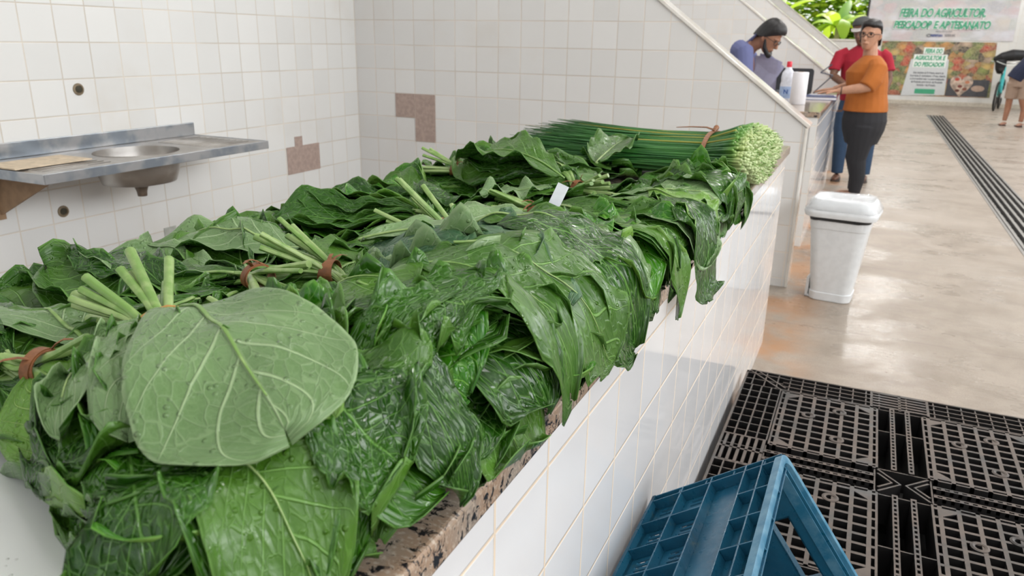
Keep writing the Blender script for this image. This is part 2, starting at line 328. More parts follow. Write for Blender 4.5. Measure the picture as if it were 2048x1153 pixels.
# ---------------------------------------------------------------- leaf materials
def leaf_mat(name, base, base2, vein, rough, under=False, wet=.5, nveins=8., bumpd=.0022):
    t = NT(name); uvv = t.uv(); U, V, _ = t.sep(uvv); o = t.obj(); rnd = t.rnd()
    av = t.M('ABSOLUTE', V)
    wob = t.M('MULTIPLY', t.M('SUBTRACT', t.noise(o, 14., 2.), .5), .05)
    # midrib
    mid = t.M('SUBTRACT', 1., t.ramp(t.M('ADD', av, t.M('MULTIPLY', U, .012)), .012, .042))
    # side veins sweep forward from the midrib
    side = t.M('MULTIPLY', t.ramp(V, -.01, .01), .5)
    q = t.M('ADD', t.M('SUBTRACT', t.M('MULTIPLY', t.M('ADD', U, wob), nveins), t.M('MULTIPLY', t.M('POWER', av, .8), nveins * .30)), side)
    f = t.M('ABSOLUTE', t.M('SUBTRACT', t.M('FRACT', q), .5))
    vw = t.ramp(av, 0., 1., .085 if under else .060, .022)
    lat = t.ramp(t.M('DIVIDE', f, vw), .35, 1., 1., 0.)
    lat = t.M('MULTIPLY', lat, t.ramp(av, .86, 1., 1., .2))
    # fine net of veins
    uvs = t.scale(uvv, (7., 3.6, 1.))
    nz = t.noise(uvs, 1.4, 2.)
    addv = t.n.new('ShaderNodeVectorMath'); addv.operation = 'ADD'; t.l.new(uvs, addv.inputs[0]); t.l.new(t.comb(t.M('MULTIPLY', nz, .6), t.M('MULTIPLY', nz, .5)), addv.inputs[1])
    net = t.ramp(t.vor(addv.outputs[0], 1.9, 'DISTANCE_TO_EDGE'), .015, .06, 1., 0.)
    net2 = t.ramp(t.vor(addv.outputs[0], 6., 'DISTANCE_TO_EDGE'), .01, .09, 1., 0.)
    v1 = t.M('MAXIMUM', mid, t.M('MULTIPLY', lat, .85 if not under else .9))
    v2 = t.M('MAXIMUM', v1, t.M('MULTIPLY', net, .26 if under else .42)); v3 = t.M('MAXIMUM', v2, t.M('MULTIPLY', net2, .13))
    big = t.noise(o, 9., 3., .6)
    c = t.mix(t.ramp(t.M('ADD', big, t.M('MULTIPLY', t.M('SUBTRACT', rnd, .5), .34)), .36, .66), base, base2)
    rimm = t.M('MULTIPLY', t.ramp(av, .955, .99), .55); v3 = t.M('MAXIMUM', v3, rimm)
    # bruises and dark flecks
    fl = t.ramp(t.vor(t.scale(uvv, (42., 30., 1.)), 1.), .0, .20, 1., 0.); fl = t.M('MULTIPLY', fl, t.ramp(t.noise(uvv, 7., 2.), .56, .64))
    c = t.mix(v3, c, vein)
    c = t.mix(t.M('MULTIPLY', fl, .75 if under else .35), c, (.018, .065, .012))
    # droplets
    dv = t.vor(o, 105.); drop = t.M('MULTIPLY', t.ramp(dv, .12, .30, 1., 0.), t.ramp(t.noise(o, 17., 2.), .50, .58))
    wetm = t.ramp(t.noise(o, 26., 3.), .5, .66)
    r = t.ramp(wetm, 0., 1., rough, max(.1, rough - wet * .34)); r = t.M('MULTIPLY', r, t.ramp(drop, 0., 1., 1., .15))
    t.set(c, r, spec=.5); t.put(t.b.inputs['Subsurface Weight'], 0.)
    cell = t.ramp(t.vor(addv.outputs[0], 1.9, 'DISTANCE_TO_EDGE'), 0., .35, 0., 1.)
    if under: h = t.M('ADD', t.M('MULTIPLY', v2, 1.0), t.M('MULTIPLY', cell, -.25))
    else: h = t.M('ADD', t.M('MULTIPLY', v2, -.8), t.M('MULTIPLY', cell, .9))
    h = t.M('ADD', h, t.M('MULTIPLY', t.noise(o, 60., 3.), .5)); h = t.M('ADD', h, t.M('MULTIPLY', drop, 1.2))
    t.bump(h, bumpd, .75)
    tr = t.n.new('ShaderNodeBsdfTranslucent'); t.l.new(t.mix(.5, c, (.20, .45, .02)), tr.inputs[0])
    ms = t.n.new('ShaderNodeMixShader'); ms.inputs[0].default_value = .10
    t.l.new(t.b.outputs[0], ms.inputs[1]); t.l.new(tr.outputs[0], ms.inputs[2]); t.l.new(ms.outputs[0], t.out.inputs[0])
    return t.m
L_DARK = leaf_mat('collard_face_dark', (.010, .056, .002), (.027, .112, .004), (.12, .29, .05), .26, wet=.8)
L_BRIGHT = leaf_mat('collard_face_bright', (.020, .135, .003), (.045, .205, .007), (.17, .40, .06), .24, wet=.8)
L_PALE = leaf_mat('collard_underside_pale', (.135, .240, .088), (.175, .300, .115), (.36, .50, .26), .36, True, nveins=6.5)
L_MID = leaf_mat('collard_underside_mid', (.034, .112, .007), (.070, .182, .016), (.16, .34, .07), .34, True)
L_GREY = leaf_mat('collard_face_bluish', (.028, .095, .040), (.050, .140, .060), (.15, .27, .12), .42, False, wet=.4)
L_LIME = leaf_mat('collard_lime', (.105, .26, .022), (.150, .32, .040), (.27, .45, .11), .34, True)
PAL = {'d': (L_DARK, L_MID), 'b': (L_BRIGHT, L_LIME), 'p': (L_PALE, L_DARK), 'm': (L_MID, L_DARK), 'g': (L_GREY, L_PALE), 'l': (L_LIME, L_DARK)}
def stem_mat():
    t = NT('pale_green_stem'); o = t.obj(); n = t.noise(t.scale(o, (20., 20., 20.)), 3., 3.)
    t.set(t.mix(t.ramp(t.M('ADD', n, t.M('MULTIPLY', t.M('SUBTRACT', t.rnd(), .5), .4)), .3, .7), (.17, .31, .07), (.31, .43, .16)), .33); t.bump(n, .0008); return t.m
M_stem = stem_mat()
M_cut = simple('cut_stem_end', (.42, .50, .22), .5)
M_tie = simple('brown_fibre_tie', (.23, .088, .032), .55, var=.12, nscale=90, bump=.0006)
M_straw = simple('tan_fibre', (.48, .24, .06), .55, var=.12, nscale=90, bump=.0006)
# ---------------------------------------------------------------- the heap's height field
GX0, GY0, CS = -1.25, -.75, .008
NX, NY = int(1.75 / CS), int(4.0 / CS)
gx = GX0 + CS * (np.arange(NX) + .5); gy = GY0 + CS * (np.arange(NY) + .5)
H = np.full((NX, NY), .907)
outb = np.clip(-.82 - gx, 0, None); H -= (.9 * outb + 2.5 * outb ** 2)[:, None]
H = np.maximum(H, .55)
H0 = H.copy(); HM = .15; HA = H.copy()
def blur(A, n=2):
    for _ in range(n):
        P = np.pad(A, 1, mode='edge'); A = (P[:-2] + P[1:-1] + P[2:])[:, 1:-1] / 3
        P = np.pad(A, 1, mode='edge'); A = (P[:, :-2] + P[:, 1:-1] + P[:, 2:])[1:-1] / 3
    return A
def dil(A, n=1):
    for _ in range(n):
        P = np.pad(A, 1, mode='edge')
        A = np.maximum.reduce([P[:-2, 1:-1], P[2:, 1:-1], P[1:-1, :-2], P[1:-1, 2:], P[1:-1, 1:-1]])
    return A
def samp(A, X, Y):
    fx = np.clip((X - GX0) / CS - .5, 0, NX - 1.001); fy = np.clip((Y - GY0) / CS - .5, 0, NY - 1.001)
    i = fx.astype(int); j = fy.astype(int); a = fx - i; b = fy - j
    return A[i, j] * (1 - a) * (1 - b) + A[i + 1, j] * a * (1 - b) + A[i, j + 1] * (1 - a) * b + A[i + 1, j + 1] * a * b
BE, BR_, BP = -.015, .05, R(66)
_d = np.linspace(0, .5, 501); _p = BP * (1 - np.exp(-_d / BR_)); _bx = np.concatenate([[0], np.cumsum(np.cos(_p[:-1])) * .001]); _bz = np.concatenate([[0], np.cumsum(np.sin(_p[:-1])) * .001])
def bend_over(X, Z):
    """leaves hang down over the aisle edge of the slab"""
    d = np.clip(X - BE, 0, .5); t = Z - .907; p = np.interp(d, _d, _p)
    return np.where(X > BE, BE + np.interp(d, _d, _bx) + np.sin(p) * t * .5, X), np.where(X > BE, .907 - np.interp(d, _d, _bz) + np.cos(p) * t, Z)
def squash(X, Y, Z):
    b = samp(H0, X, Y); t = np.clip(Z - b, 0, None); return b + HM * np.log1p(t / HM)
def squash_field(): t = np.clip(H - H0, 0, None); return H0 + HM * np.log1p(t / HM)
def topz(x, y): return float(squash(np.array([x]), np.array([y]), samp(H, np.array([x]), np.array([y])))[0])
def splat(X, Y, Z, A_=None):
    A_ = H if A_ is None else A_
    # refine to twice the density, then keep the highest value per cell
    def up2(A):
        for _ in range(2):
            B = np.empty((A.shape[0] * 2 - 1, A.shape[1])); B[::2] = A; B[1::2] = (A[:-1] + A[1:]) / 2
            A = np.empty((B.shape[0], B.shape[1] * 2 - 1)); A[:, ::2] = B; A[:, 1::2] = (B[:, :-1] + B[:, 1:]) / 2
        return A
    X, Y, Z = up2(X), up2(Y), up2(Z)
    i = ((X - GX0) / CS).astype(int); j = ((Y - GY0) / CS).astype(int); ok = (i >= 0) & (i < NX) & (j >= 0) & (j < NY)
    np.maximum.at(A_, (i[ok], j[ok]), Z[ok])
rng = np.random.default_rng(7)
def snoise(u, v, r, k=3.):
    """smooth random field on the leaf"""
    z = 0
    for f, a in ((k, 1.), (k * 2.1, .45), (k * 4.3, .2)):
        p = r.uniform(0, 6.28, 6); z = z + a * (np.sin(f * u * 2 + p[0] + 1.3 * np.sin(f * v + p[1])) * np.sin(f * v * 1.1 + p[2] + np.sin(f * u * 1.4 + p[3])))
    return z
def leaf(parent, x, y, hd, L=.36, Wd=.13, kind='d', bend=0., cup=0., curl=(0., 0.), v0=.45, ruff=.012, rise=0., lift=0., fold=0., gap=.0025, tip=0., nu=30, nv=19, seed=None, stem=True, tie=None, z0=None, twist=0., lobes=.045, soft=4, upd=.22, pw=.62, raise_base=0., tipdrop=0., mid=True, clear=False, xfree=False):
    """one collard leaf: blade from (x, y) towards hd degrees, draped on whatever lies beneath; returns the leaf object"""
    r = np.random.default_rng(int(rng.integers(1 << 30)) if seed is None else seed)
    s_ = np.linspace(0, 1, nu); u = .45 * s_ + .55 * .5 * (1 - np.cos(np.pi * s_)); v = np.linspace(-1, 1, nv); Ug, Vg = np.meshgrid(u, v, indexing='ij')
    th = R(hd) + R(bend) * (u - .15)
    du_ = np.diff(u)
    cx = x + L * np.concatenate([[0], np.cumsum(np.cos(th[:-1]) * du_)]); cy = y + L * np.concatenate([[0], np.cumsum(np.sin(th[:-1]) * du_)])
    f = (.07 + .93 * np.sin(np.pi * np.clip(u, 0, 1) ** pw / 2 * 1.0) ** 1.15) * np.sqrt(np.clip(1 - np.clip((u - .45) / .55, 0, 1) ** 2.7, 0, 1)) ; f = f + .01
    edge = 1 + lobes * (snoise(Ug, np.sign(Vg) * 3, r, 7.) * .55 + .5 * np.sin(Ug * 58 + 6 * np.sign(Vg) + r.uniform(0, 6)) * .35) * np.abs(Vg)
    # cross section: integrate the curling angle
    dv = v[1] - v[0]; ic = nv // 2
    S = np.zeros((nu, nv)); T = np.zeros((nu, nv))
    cl = np.where(v < 0, R(curl[0]), R(curl[1])); prog = np.clip((np.abs(v) - v0) / (1 - v0), 0, 1)
    uu = np.clip(np.sin(np.pi * np.clip(u * 1.1, 0, 1)) * 1.3, 0, 1)
    ang = (R(cup) * np.abs(v) + R(fold))[None, :] + (cl * prog)[None, :] * (.35 + .65 * uu[:, None])
    for j in range(ic + 1, nv):
        a = (ang[:, j] + ang[:, j - 1]) / 2; S[:, j] = S[:, j - 1] + np.cos(a) * dv; T[:, j] = T[:, j - 1] + np.sin(a) * dv
    for j in range(ic - 1, -1, -1):
        a = (ang[:, j] + ang[:, j + 1]) / 2; S[:, j] = S[:, j + 1] - np.cos(a) * dv; T[:, j] = T[:, j + 1] + np.sin(a) * dv
    wl = (Wd * f)[:, None] * edge
    nx, ny = -np.sin(th)[:, None], np.cos(th)[:, None]
    X = cx[:, None] + nx * S * wl; Y = cy[:, None] + ny * S * wl
    fx, fy = np.cos(th)[:, None], np.sin(th)[:, None]
    skew = .10 * np.abs(Vg) ** 1.5 * Wd; X = X + fx * skew; Y = Y + fy * skew
    # leaves sag instead of sticking out over the counter edges and the board
    xo = r.uniform(-.055, .015); xl = (xo - .02 * np.clip((.16 - Y) / .1, 0, 1)) if not xfree else .05; xs = (.055 - .02 * np.clip((.16 - Y) / .12, 0, 1)) if not xfree else .08; X = np.where(X > xl, xl + xs * (1 - np.exp(-np.clip(X - xl, 0, None) / xs)), X); X = np.where(X < -.84, -.84 - .06 * (1 - np.exp((X + .84) / .06)), X)
    yl = np.where(X < -.15, -.150 - .29 * (X + .48), -.30); Y = np.where(Y < yl, yl - .03 * (1 - np.exp(-np.clip(yl - Y, 0, 1) / .03)), Y) if Y.min() > -1 else Y
    h = T * wl
    ph = r.uniform(0, 6.28, 4)
    fr = r.uniform(9, 15); h = h + ruff * np.abs(Vg) ** 2.2 * (.55 + .6 * np.sin(fr * Ug + ph[0] + (Vg > 0) * ph[1]) + .45 * np.sin(fr * 2.3 * Ug + ph[2] + (Vg > 0) * 2.)) * np.clip(Ug * 3, 0, 1)
    h = h + .0072 * snoise(Ug, Vg, r, 3.2) * np.clip(np.abs(Vg) * 2, .3, 1)
    h = h + .0022 * np.sin(Ug * 8 * 6.28 - np.abs(Vg) * 14) * np.abs(Vg) * (1 - np.abs(Vg) ** 4)
    h = h + lift * np.sin(np.pi * np.clip(Ug * .9 + .05, 0, 1)) + rise * Ug ** 1.5 * L + twist * Vg * Ug * Wd + raise_base * (1 - Ug) ** 2 - tipdrop * Ug ** 3
    h = h + tip * L * np.clip((Ug - .62) / .38, 0, 1) ** 1.6
    Hs = blur(dil(H, 1), soft); zs = samp(Hs, X, Y); hr = h - np.percentile(h, 12) * .8
    Z = np.maximum(zs + hr + gap, samp(H, X, Y) + .0012)
    Zs = Z.copy(); Zs[1:-1, 1:-1] = (Z[1:-1, 1:-1] * 2 + Z[:-2, 1:-1] + Z[2:, 1:-1] + Z[1:-1, :-2] + Z[1:-1, 2:]) / 6; Z = np.maximum(Zs, samp(H, X, Y) + .0008)
    hh = samp(H, X, Y); Z1 = squash(X, Y, zs) + .92 * (Z - zs)
    if z0 is not None: Z1 = np.maximum(Z1, z0[0] + (z0[1] - z0[0]) * Ug + hr)
    if clear:
        lim = squash_field() + (.035 if clear == 1 else .2)
        HB = blur(HA, 1) if clear == 1 else blur(dil(HA, 2), 5)
        for k_ in range(2):
            Z1 = np.maximum(Z1, samp(np.minimum(HB, lim), X, Y) + .0015); Zs = Z1.copy(); Zs[1:-1, 1:-1] = (Z1[1:-1, 1:-1] + Z1[:-2, 1:-1] + Z1[2:, 1:-1] + Z1[1:-1, :-2] + Z1[1:-1, 2:]) / 5; Z1 = np.maximum(Zs, Z1 - .002)
    splat(X, Y, Z1, HA)
    splat(X, Y, np.minimum(hh + gap + upd * np.clip(Z - hh, 0, None), Z)); Z = Z1
    X, Z = bend_over(X, Z)
    P = np.stack([X, Y, Z], -1)
    du = np.gradient(P, axis=0); dvv = np.gradient(P, axis=1); N = np.cross(du, dvv); N /= np.linalg.norm(N, axis=-1, keepdims=True) + 1e-9
    n = nu * nv; org = P[0, ic]
    vs = np.concatenate([(P + N * .0005 - org).reshape(-1, 3), (P - N * .0005 - org).reshape(-1, 3)])
    I = np.arange(n).reshape(nu, nv); a, b, c, d = I[:-1, :-1].ravel(), I[1:, :-1].ravel(), I[1:, 1:].ravel(), I[:-1, 1:].ravel()
    top = np.stack([a, b, c, d], 1); bot = np.stack([a, d, c, b], 1) + n
    rim = np.concatenate([I[0, :], I[1:, -1], I[-1, -2::-1], I[-2:0:-1, 0]]); rn = np.roll(rim, -1)
    side = np.stack([rim, rn, rn + n, rim + n], 1)
    F = np.concatenate([top, bot, side]); mi = np.concatenate([np.zeros(len(top)), np.ones(len(bot)), np.zeros(len(side))]).astype(np.int32)
    me = bpy.data.meshes.new('leaf'); me.vertices.add(len(vs)); me.vertices.foreach_set('co', vs.ravel().astype(np.float32))
    me.loops.add(F.size); me.loops.foreach_set('vertex_index', F.ravel().astype(np.int32))
    me.polygons.add(len(F)); me.polygons.foreach_set('loop_start', (np.arange(len(F)) * 4).astype(np.int32))
    me.polygons.foreach_set('use_smooth', np.ones(len(F), bool))
    A, B = PAL[kind]; me.materials.append(A); me.materials.append(B); me.polygons.foreach_set('material_index', mi)
    uvl = me.uv_layers.new(name='UVMap'); UV = np.concatenate([np.stack([Ug, Vg], -1).reshape(-1, 2)] * 2)[F.ravel()]
    uvl.data.foreach_set('uv', UV.ravel().astype(np.float32)); me.update(calc_edges=True); me.validate()
    o = bpy.data.objects.new('leaf', me); COL.objects.link(o); o.location = Vector(org) - (parent.location if parent else Vector()); o.parent = parent
    if mid and kind in 'pml' or mid and kind == 'l':
        k = int(nu * .86); mp = [Vector(P[i, ic] + N[i, ic] * .0022 - org) for i in range(0, k)]
        mb = MB(); mb.tube(mp, list(np.linspace(.0046, .0012, k) * (L / .36)), 7, flat=.6)
        mo = mb.build('midrib', M_stem, o, smooth=True)
    o['_b'] = [float(q) for q in P[0, ic]]; o['_d'] = [float(q) for q in (P[0, ic] - P[min(3, nu - 1), ic])]
    return o
def petiole(parent, lf, tie, back, rad=.0048, over=.07):
    """stalk from the leaf base through the tie to its cut end"""
    b = Vector(lf['_b']); d = Vector(lf['_d']).normalized()
    p0 = b - d * .02; p3 = Vector(back); t = Vector(tie)
    pts = []
    ctrl = [b - d * .012 + Vector((0, 0, .0)), b + d * .02, t, p3]
    # Catmull-Rom through the control points
    c = [ctrl[0] * 2 - ctrl[1]] + ctrl + [ctrl[-1] * 2 - ctrl[-2]]
    for i in range(1, len(c) - 2):
        for s_ in np.linspace(0, 1, 6, endpoint=False):
            a0, a1, a2, a3 = c[i - 1], c[i], c[i + 1], c[i + 2]
            pts.append(.5 * ((2 * a1) + (a2 - a0) * s_ + (2 * a0 - 5 * a1 + 4 * a2 - a3) * s_ ** 2 + (3 * a1 - a0 - 3 * a2 + a3) * s_ ** 3))
    pts.append(ctrl[-1]); pl = parent.location
    n = len(pts); rr = [rad * (.75 + .45 * i / n) for i in range(n)]
    mb = MB(); mb.tube([p - pl for p in pts], rr, 8, flat=.85); o = mb.build('stem', [M_stem], parent, smooth=True, autos=50)
    return o
def band(parent, c, axis, rx, rz, width=.012, mat=None, tails=2, turn=0., seed=1):
    """a flat fibre strip wound round the stems"""
    r = random.Random(seed); c = Vector(c); ax = Vector(axis).normalized(); s = ax.cross(Vector((0, 0, 1))).normalized(); u_ = s.cross(ax).normalized()
    mb = MB()
    for k in range(2):
        ring = []; off = (k - .5) * width * .7
        for i in range(25):
            a = 2 * math.pi * i / 24; q = c + ax * (off + .004 * math.sin(a + k * 2)) + s * math.cos(a) * (rx + .0012 * k) + u_ * math.sin(a) * (rz + .0012 * k)
            n = (s * math.cos(a) / rx + u_ * math.sin(a) / rz).normalized()
            ring.append([q - ax * width / 2, q - ax * width / 2 + n * .0012, q + ax * width / 2 + n * .0012, q + ax * width / 2])
        mb.loft([[p - parent.location for p in rg] for rg in ring], caps=False)
    for k in range(tails):
        a = R(70 + 45 * k + r.uniform(-15, 15)); q = c + s * math.cos(a) * rx + u_ * math.sin(a) * rz
        dr = (s * r.uniform(-1, 1) + u_ * r.uniform(.2, .8) + ax * r.uniform(-.8, .8)).normalized(); pts = [q + dr * L_ + Vector((0, 0, -.6 * L_ * L_ / .05)) for L_ in (0, .012, .025, .04)]
        mb.tube([p - parent.location for p in pts], [.0035, .003, .0028, .0015], 6, flat=.3)
    return mb.build('tie', mat or M_tie, parent, smooth=True, autos=40)
def bunch(label, tx, ty, hd, n=11, kinds='ddmdgdm', spread=34, L=(.30, .38), Wd=(.10, .14), stl=.10, gapb=.05, seed=0, stems_vis=True, ruff=.014, curlp=.35, group=None, tie_mat=None, cat='leaf vegetable', zt=None, dz=.0, tails=2, backspread=1., finals=(), nu=26, nv=17, backup=.03):
    """a tied bunch of collard leaves; finals = explicit top leaves laid last"""
    r = random.Random(seed * 77 + 5)
    a = R(hd); ax = Vector((math.cos(a), math.sin(a), 0)); s = Vector((-ax.y, ax.x, 0))
    zb = topz(tx, ty)
    root = empty('collard_bunch', (tx, ty, zb)); tag(root, label, cat, group)
    tz = (zt if zt is not None else zb + .024) + dz
    specs = []
    for i in range(n):
        da = (i - (n - 1) / 2) / max(1, n - 1) * 2 * spread; da = da * (1 if i % 2 else -1) * r.uniform(.55, 1.05) + r.uniform(-6, 6)
        da = max(-spread * 1.2, min(spread * 1.2, da)); k = kinds[i % len(kinds)]
        c1 = r.choice([0, 0, 30, 70, 150]) if r.random() < curlp else 0; c2 = r.choice([0, 0, 30, 70, 150]) if r.random() < curlp else 0
        specs.append(dict(hd=hd + da, L=r.uniform(*L), Wd=r.uniform(*Wd), kind=k, bend=r.uniform(-16, 16), cup=r.uniform(-22, 26), curl=(c1, c2), v0=r.uniform(.45, .75), ruff=ruff * r.uniform(.6, 1.5), rise=r.uniform(0, .03), tip=r.uniform(-.02, .11), pw=r.uniform(.62, .95), gap=.003 + .002 * r.random()))
    for fk in finals: specs.append(fk)
    first = True; stems = []
    for i, sp in enumerate(specs):
        sp = dict(sp); da = sp['hd'] - hd; off = s * (.30 * gapb * math.sin(R(max(-80, min(80, da)))))
        bx = sp.pop('x', tx + ax.x * gapb + off.x + r.uniform(-.006, .006)); by = sp.pop('y', ty + ax.y * gapb + off.y + r.uniform(-.006, .006))
        sp.setdefault('nu', nu); sp.setdefault('nv', nv); hs = sp.pop('stem', True)
        lf = leaf(root, bx, by, **sp)
        if 'tag' in sp: pass
        if stems_vis and hs:
            t_ = i / max(1, len(specs) - 1); ph = r.uniform(0, 6.28); q = r.uniform(0, 1) ** .5
            tp = Vector((tx, ty, tz)) + s * (math.cos(ph) * .0145 * q) + Vector((0, 0, 1)) * math.sin(ph) * .0105 * q
            bk = tp - ax * stl * r.uniform(.75, 1.1) + s * (math.cos(ph) * .036 * backspread + r.uniform(-.012, .012)) + Vector((0, 0, backup * (.4 + math.sin(ph)) * r.uniform(.4, 1.1)))
            bk.z = max(bk.z, zb + .008)
            petiole(root, lf, tp, bk, rad=r.uniform(.0036, .0056))
    if stems_vis: band(root, (tx, ty, tz), ax, .0205, .0165, mat=tie_mat, tails=tails, seed=seed)
    # raise the field over the stalks
    for d in np.linspace(-stl, gapb, 12):
        for e in (-.02, -.01, 0, .01, .02):
            p = Vector((tx, ty, 0)) + ax * d + s * e; i = int((p.x - GX0) / CS); j = int((p.y - GY0) / CS)
            if 0 <= i < NX and 0 <= j < NY: H[i, j] = max(H[i, j], min(HM * (math.exp(max(0, tz + .008 - H0[i, j]) / HM) - 1) + H0[i, j], H[i, j] + .035))
    for o in root.children:
        for kk in ('_b', '_d'):
            if kk in o: del o[kk]
    return root
# ---------------------------------------------------------------- the heap of greens, far to near
GRP = 'collard bunches in the lower layer of the heap'
LB = ['dark collard bunch behind the leaf tips of the chives', 'dark collard bunch against the wall side, left of the chives', 'collard bunch on the wall side behind the farthest cut stems', 'collard bunch on the wall side beside the farthest cut stems', 'collard bunch on the wall side behind the fanned pale stems', 'dark wavy collard bunch forming the skyline left of the fanned stems', 'collard bunch on the wall side behind the blue-green stack', 'collard bunch on the wall side behind the raised pale stems', 'dark collard bunch on the wall side, nearest to the frame edge']
LF = ['collard bunch under the glossy leaves in front of the chives', 'collard bunch at the aisle edge below the double tied bunch', 'collard bunch at the aisle edge under the long hanging leaf', 'collard bunch at the aisle edge below the fanned stems', 'collard bunch at the aisle edge right of the blue-green stack', 'collard bunch at the aisle edge below the blue-green stack', 'collard bunch at the aisle edge right of the big pale leaf', 'lowest collard bunch at the near end, beside the white board']
LM = ['collard leaves lying lengthwise beside the chives in mid counter', 'collard leaves lying lengthwise under the pale stub beside the chives', 'collard leaves lying lengthwise under the farthest cut stems', 'collard leaves lying lengthwise under the double tied bunch', 'collard leaves lying lengthwise under the fanned stems', 'collard leaves lying lengthwise under the blue-green stack', 'collard leaves lying lengthwise under the wall-side pale bunch', 'collard leaves lying under the ties at the near end']
for i, (x, y, hd, k, n) in enumerate([(-.56, 2.25, 178, 'bmd', 9), (-.56, 1.92, 184, 'mdb', 11), (-.55, 1.58, 176, 'mdb', 11), (-.55, 1.26, 182, 'dmb', 11), (-.55, .98, 178, 'dbm', 11), (-.56, .70, 184, 'dmb', 10), (-.55, .44, 176, 'mdd', 9), (-.54, .18, 182, 'dmd', 8), (-.50, -.08, 188, 'dmd', 8)]):
    bunch(LB[i], x, y, hd, n=n, kinds=k, seed=i, L=(.24, .31), Wd=(.085, .12), spread=36, group=GRP, ruff=.02, stems_vis=False)
for i, (x, y, hd, k, n) in enumerate([(-.34, 1.36, -6, 'dbm', 11), (-.34, 1.14, -8, 'bdm', 12), (-.34, .92, -8, 'dbd', 12), (-.34, .70, -6, 'bdm', 12), (-.34, .48, -6, 'mdd', 12), (-.34, .27, -6, 'dmb', 12), (-.33, .08, -10, 'dmb', 12), (-.36, -.07, -24, 'dmd', 11)]):
    bunch(LF[i], x, y, hd, n=n, kinds=k, seed=40 + i, L=(.27, .34), Wd=(.08, .115), spread=36, group=GRP, ruff=.02, stems_vis=False, curlp=.5)
for i, (x, y, hd) in enumerate([(-.50, 1.95, -88), (-.42, 1.60, -94), (-.50, 1.25, -86), (-.42, .97, -92), (-.50, .70, -88), (-.44, .46, -95), (-.46, .22, -84), (-.42, .14, -110)]):
    bunch(LM[i], x, y, hd, n=9, kinds='dmd', seed=140 + i, L=(.26, .34), Wd=(.09, .12), spread=40, group=GRP, ruff=.02, stems_vis=False)
UPPER = [
 ('collard bunch farthest left at the back, cut stems poking out over the wall side', -.70, 1.24, 6, 12, 'mmd', .27, .36, dict(stl=.09)),
 ('collard bunch just left of the chives with a pale stub beside its brown tie', -.34, 1.22, 160, 11, 'mdm', .26, .33, dict(stl=.08)),
 ('collard bunch in front of the chives, glossy dark leaves reaching the counter edge', -.26, 1.34, -14, 12, 'dbd', .27, .34, dict(curlp=.6, ruff=.026, stems_vis=False)),
 ('collard bunch with a thick double brown tie, stems pointing left', -.33, .92, 4, 13, 'mpd', .30, .38, dict(stl=.11)),
 ('collard bunch with leaves turned to the wall, tie tucked beside the fanned stems', -.41, .66, 178, 11, 'dbd', .24, .31, dict(stl=.08)),
 ('collard bunch with fanned pale green stems standing up behind its tie', -.32, .61, -16, 14, 'bdb', .28, .35, dict(stl=.17, backspread=2.4, backup=.09, ruff=.022)),
 ('collard bunch of stacked dull blue-green leaves, stems raised at the left', -.41, .32, 8, 18, 'gmgd', .28, .36, dict(stl=.10, backup=.06, ruff=.02, curlp=.6)),
 ('collard bunch spread towards the wall, pale leaf backs uppermost', -.44, .20, 158, 10, 'mpm', .25, .32, dict(stl=.08)),
 ('collard bunch with its tie half hidden behind the big pale leaf', -.31, .05, 8, 15, 'mdd', .26, .33, dict(stl=.10, dz=.022, ruff=.02, curlp=.5)),
 ('collard bunch at the near left, pale stems cut short beside a dark brown tie', -.43, -.12, 186, 10, 'dmd', .24, .30, dict(stl=.08)),
 ('nearest collard bunch, one huge pale leaf back lying on top', -.365, -.03, -22, 16, 'dmbd', .26, .33, dict(stl=.11, ruff=.02, curlp=.6, backup=.055, spread=44, dz=.030, tie_mat=M_straw, tails=3)),
]
UB = []
for i, (lab, x, y, hd, n, k, l0, l1, kw) in enumerate(UPPER):
    kw.setdefault('spread', 34)
    UB.append(bunch(lab, x, y, hd, n=n, kinds=k, seed=80 + i, L=(l0, l1), Wd=(.078, .112), **kw))
